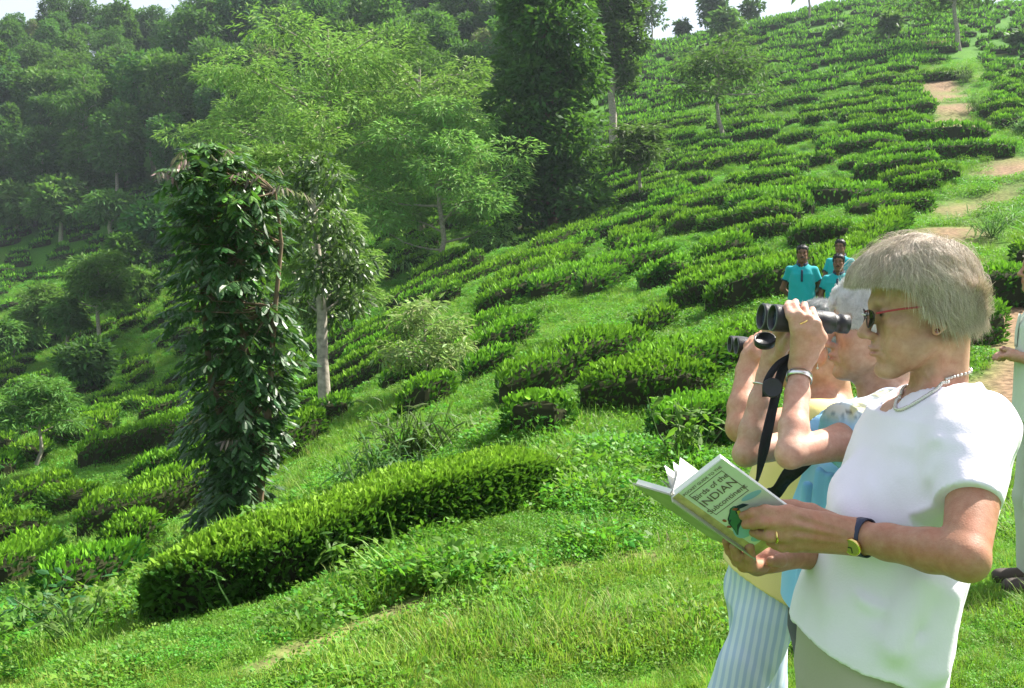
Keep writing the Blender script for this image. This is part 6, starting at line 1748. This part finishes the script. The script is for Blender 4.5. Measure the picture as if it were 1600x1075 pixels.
# ================================================================== standing men
def standing(loc, yaw, hgt, skin, shirt_col, collar_col, trouser_col, label, arms='back', hair=(.012, .011, .011), moustache=False, pitch=0.0, h=.0095, bald=False, lean=0.0, shirt_rough=.8, hires_hand=False, smile=False):
    """a clothed figure standing at loc; yaw: degrees from -X turning towards the camera"""
    x, y = loc; z0 = gz(x, y); k = hgt / 1.70
    yw = math.radians(yaw); fw = np.array([-math.cos(yw), -math.sin(yw), 0]); lf = np.cross([0, 0, 1], fw)
    o = np.array([x, y, z0]); e = empty('person', tuple(o)); tag(e, label, 'person')
    def W(a, b, c): return o + fw * (a + lean * c / 1.4) * k + lf * b * k + np.array([0, 0, c * k])
    Hd = head_frame(W(.02, 0, 1.575), yaw, pitch, 0, .98 * k)
    S = Sdf(); add_head(S, Hd, .8, fine=h < .006)
    S.cone(Hd.w(-.02, 0, -.04), W(-.01, 0, 1.40), .055 * k, .062 * k, .03); S.loft([(z0 + .95 * k, *W(0, 0, .95)[:2], .09, .13), (z0 + 1.34 * k, *W(-.01, 0, 1.34)[:2], .075, .11)], fw, lf, .03)
    cuffs = []
    for q in (1, -1):
        sh = W(-.01, q * .168, 1.375)
        if arms == 'back': el, wr, hn = W(-.07, q * .255, 1.10), W(-.16, q * .09, .93), W(-.17, q * .02, .90)
        elif arms == 'front': el, wr, hn = W(-.08, q * .23, 1.10), W(.11, q * .12, 1.15), W(.165, q * .06, 1.16)
        else: el, wr, hn = W(-.02, q * .24, 1.10), W(.04, q * .25, .86), W(.05, q * .24, .78)
        S.chain([W(-.01, q * .1, 1.345), sh + np.array([0, 0, -.02 * k]), el, wr], [.04 * k, .042 * k, .037 * k, .027 * k], .02)
        S.cone(wr, hn, .026 * k, .028 * k, .015)
        fd = norm(hn - wr); sd = norm(np.cross(fd, [0, 0, 1])) if arms != 'side' else fw
        for j in range(4):
            b_ = hn + sd * (j - 1.5) * .017 * k; m_ = b_ + fd * .04 * k + np.array([0, 0, -.012 * k]); t_ = m_ + fd * .022 * k + np.array([0, 0, -.022 * k]) - sd * (0 if arms != 'front' else 0)
            S.chain([b_, m_, t_], [.0115 * k, .010 * k, .008 * k], .004, .01)
        tb = hn + np.array([0, 0, .018 * k]) - fd * .02 * k; S.chain([tb, tb + fd * .04 * k + np.array([0, 0, .008 * k]), tb + fd * .062 * k], [.014 * k, .011 * k, .009 * k], .005, .01)
        cuffs.append((sh, el))
        S.cone(W(0, q * .085, .9), W(.0, q * .1, .10), .06 * k, .04 * k, .03)
    sdf_obj('body', S, h, [mat_skin('skin_' + label[:8].replace(' ', '_'), skin)], e, face_cols(Hd, skin, lips=(skin[0] * .9, skin[1] * .6, skin[2] * .6), seed=int(x * 10) % 50, spots=0, warm=.1, brow=hair if not bald else None))
    T = Sdf(); T.loft([(z0 + .80 * k, *W(0, 0, .8)[:2], .135 * k, .185 * k), (z0 + .95 * k, *W(0, 0, .95)[:2], .13 * k, .18 * k), (z0 + 1.15 * k, *W(.005, 0, 1.15)[:2], .125 * k, .182 * k), (z0 + 1.30 * k, *W(.005, 0, 1.3)[:2], .12 * k, .17 * k), (z0 + 1.37 * k, *W(-.01, 0, 1.37)[:2], .10 * k, .165 * k), (z0 + 1.41 * k, *W(-.012, 0, 1.41)[:2], .08 * k, .12 * k), (z0 + 1.45 * k, *W(-.015, 0, 1.45)[:2], .06 * k, .07 * k)], fw, lf, .02, 2.2)
    for sh, el in cuffs: T.cone(sh + np.array([0, 0, -.012 * k]), sh + (el - sh) * .62, .052 * k, .056 * k, .045)
    T.cone(Hd.w(-.02, 0, -.06), W(.0, 0, 1.40), .064 * k, .062 * k, .005, True)
    wr_ = wrinkle(.006, 10, int(x * 7) % 40 + 120); cut = [(sh, norm(el - sh), np.linalg.norm(el - sh) * .58) for sh, el in cuffs]
    def post(p, d):
        d = wr_(p, d)
        for sh, ad, ln in cut:
            s_ = (p - sh) @ ad; on = (np.linalg.norm(np.cross(p - sh, ad), axis=1) < .1 * k) & (((p - o) @ lf) * ((sh - o) @ lf) > 0) & (np.abs((p - o) @ lf) > .165 * k)
            d = np.where(on & (s_ > .05), np.maximum(d, s_ - ln), d)
        return d
    T.post = post; T.plane(W(0, 0, .84), (0, 0, -1))
    sdf_obj('shirt', T, h, [mat_cloth('shirt_cloth', shirt_col, rough=shirt_rough)], e)
    mc_ = mat_cloth('collar_cloth', collar_col)
    a = np.linspace(.35, 2 * math.pi - .35, 22)
    cp = np.array([W(-.008 + .080 * math.cos(t), .078 * math.sin(t), 1.452 - .035 * math.cos(t)) for t in a]); outn = norm(cp - W(-.005, 0, 1.47)) 
    part('collar', [ribbon(cp, outn + np.array([0, 0, .5]), .05 * k, .003)], mc_, e)
    part('placket', [ribbon(spline([W(.118, 0, 1.36), W(.132, 0, 1.28), W(.134, 0, 1.2)], 8), fw, .028, .003)], mc_, e)
    for sh, ad, ln in cut: part('cuff', [lathe([(ln - .018, .0585 * k), (ln - .016, .0605 * k), (ln + .001, .0605 * k), (ln + .002, .055 * k)], sh, ad, 20)], mc_, e)
    U = Sdf(); U.loft([(z0 + .80 * k, *W(0, 0, .8)[:2], .125 * k, .17 * k), (z0 + .98 * k, *W(0, 0, .98)[:2], .115 * k, .16 * k)], fw, lf, .03)
    ft = [tuple(W(.0, .1, 0)[:2]), tuple(W(.0, -.1, 0)[:2])]; legs(U, z0 + .80 * k, (x, y), fw, lf, ft, (.09, .075, .065), .085, .05); U.post = wrinkle(.006, 8, 140)
    sdf_obj('trousers', U, h * 1.4, [mat_cloth('trouser_cloth', trouser_col)], e)
    shoes(e, ft, fw)
    Q = Sdf(); Q.ell((-.018, 0, .052), (.098, .080, .083), None, .02); Q.ell((.03, 0, .085), (.05, .06, .035), None, .02); Q.ell((.11, 0, -.012), (.06, .1, .068), None, .012, True); Q.ell((.05, 0, -.08), (.075, .11, .08), None, .01, True); Q.post = lambda p, d: d + .003 * noise3(p * 70, 33)
    g = hair_strands(Hd, Q, 500, .035, _startB, lambda p: norm(p - [-.05, 0, .11]) + [.1, 0, -.2], [hair, tuple(np.array(hair) * 2)], .0016, 5, .004, seed=33)
    if not bald: hair_obj('hair', Hd, e, Q, .007, [g], hair)
    if moustache:
        mm = Sdf()
        for q in (1, -1): mm.cone(Hd.w(.103, q * .004, -.043), Hd.w(.094, q * .026, -.050), .0065 * k, .004 * k, .004)
        sdf_obj('moustache', mm, .003, [mat_plain('black_hair', (.012, .011, .010), rough=.6)], e)
    return e
SKN = (0.19, 0.10, 0.058)
TEAL, NAVY = (0.012, 0.33, 0.36), (0.02, 0.04, 0.075)
def mx(px, Y): return ((px - 800) / FOC * Y, Y)
def tall(px, top, Y): return dict(loc=mx(px, Y), hgt=float(P(px, top, Y)[2] - gz(*mx(px, Y))))
def man(px, top, Y, yaw, label, **kw):
    t = tall(px, top, Y); standing(t['loc'], yaw, min(1.82, max(1.55, t['hgt'])), kw.pop('skin', SKN), TEAL, NAVY, (.03, .03, .04), label, **kw); print('MAN', t)
man(1252, 383, 14.0, 74, 'moustached man in teal polo shirt standing alone with hands behind him', arms='back', moustache=True)
man(1309, 397, 13.8, 66, 'smiling moustached man in teal polo in front of a taller man', arms='side', moustache=True, skin=(0.20, 0.105, 0.062))
man(1311, 374, 14.8, 58, 'taller man in teal polo looking over the smiling man', arms='side', skin=(0.21, 0.115, 0.07))
standing((2.585, 4.95), -12, 1.70, (0.50, 0.29, 0.2), (.62, .66, .58), (.62, .66, .58), (.50, .52, .46), 'person in pale clothes at the right edge with hands held in front', 'front', hair=(.2, .18, .15), h=.009, bald=False)
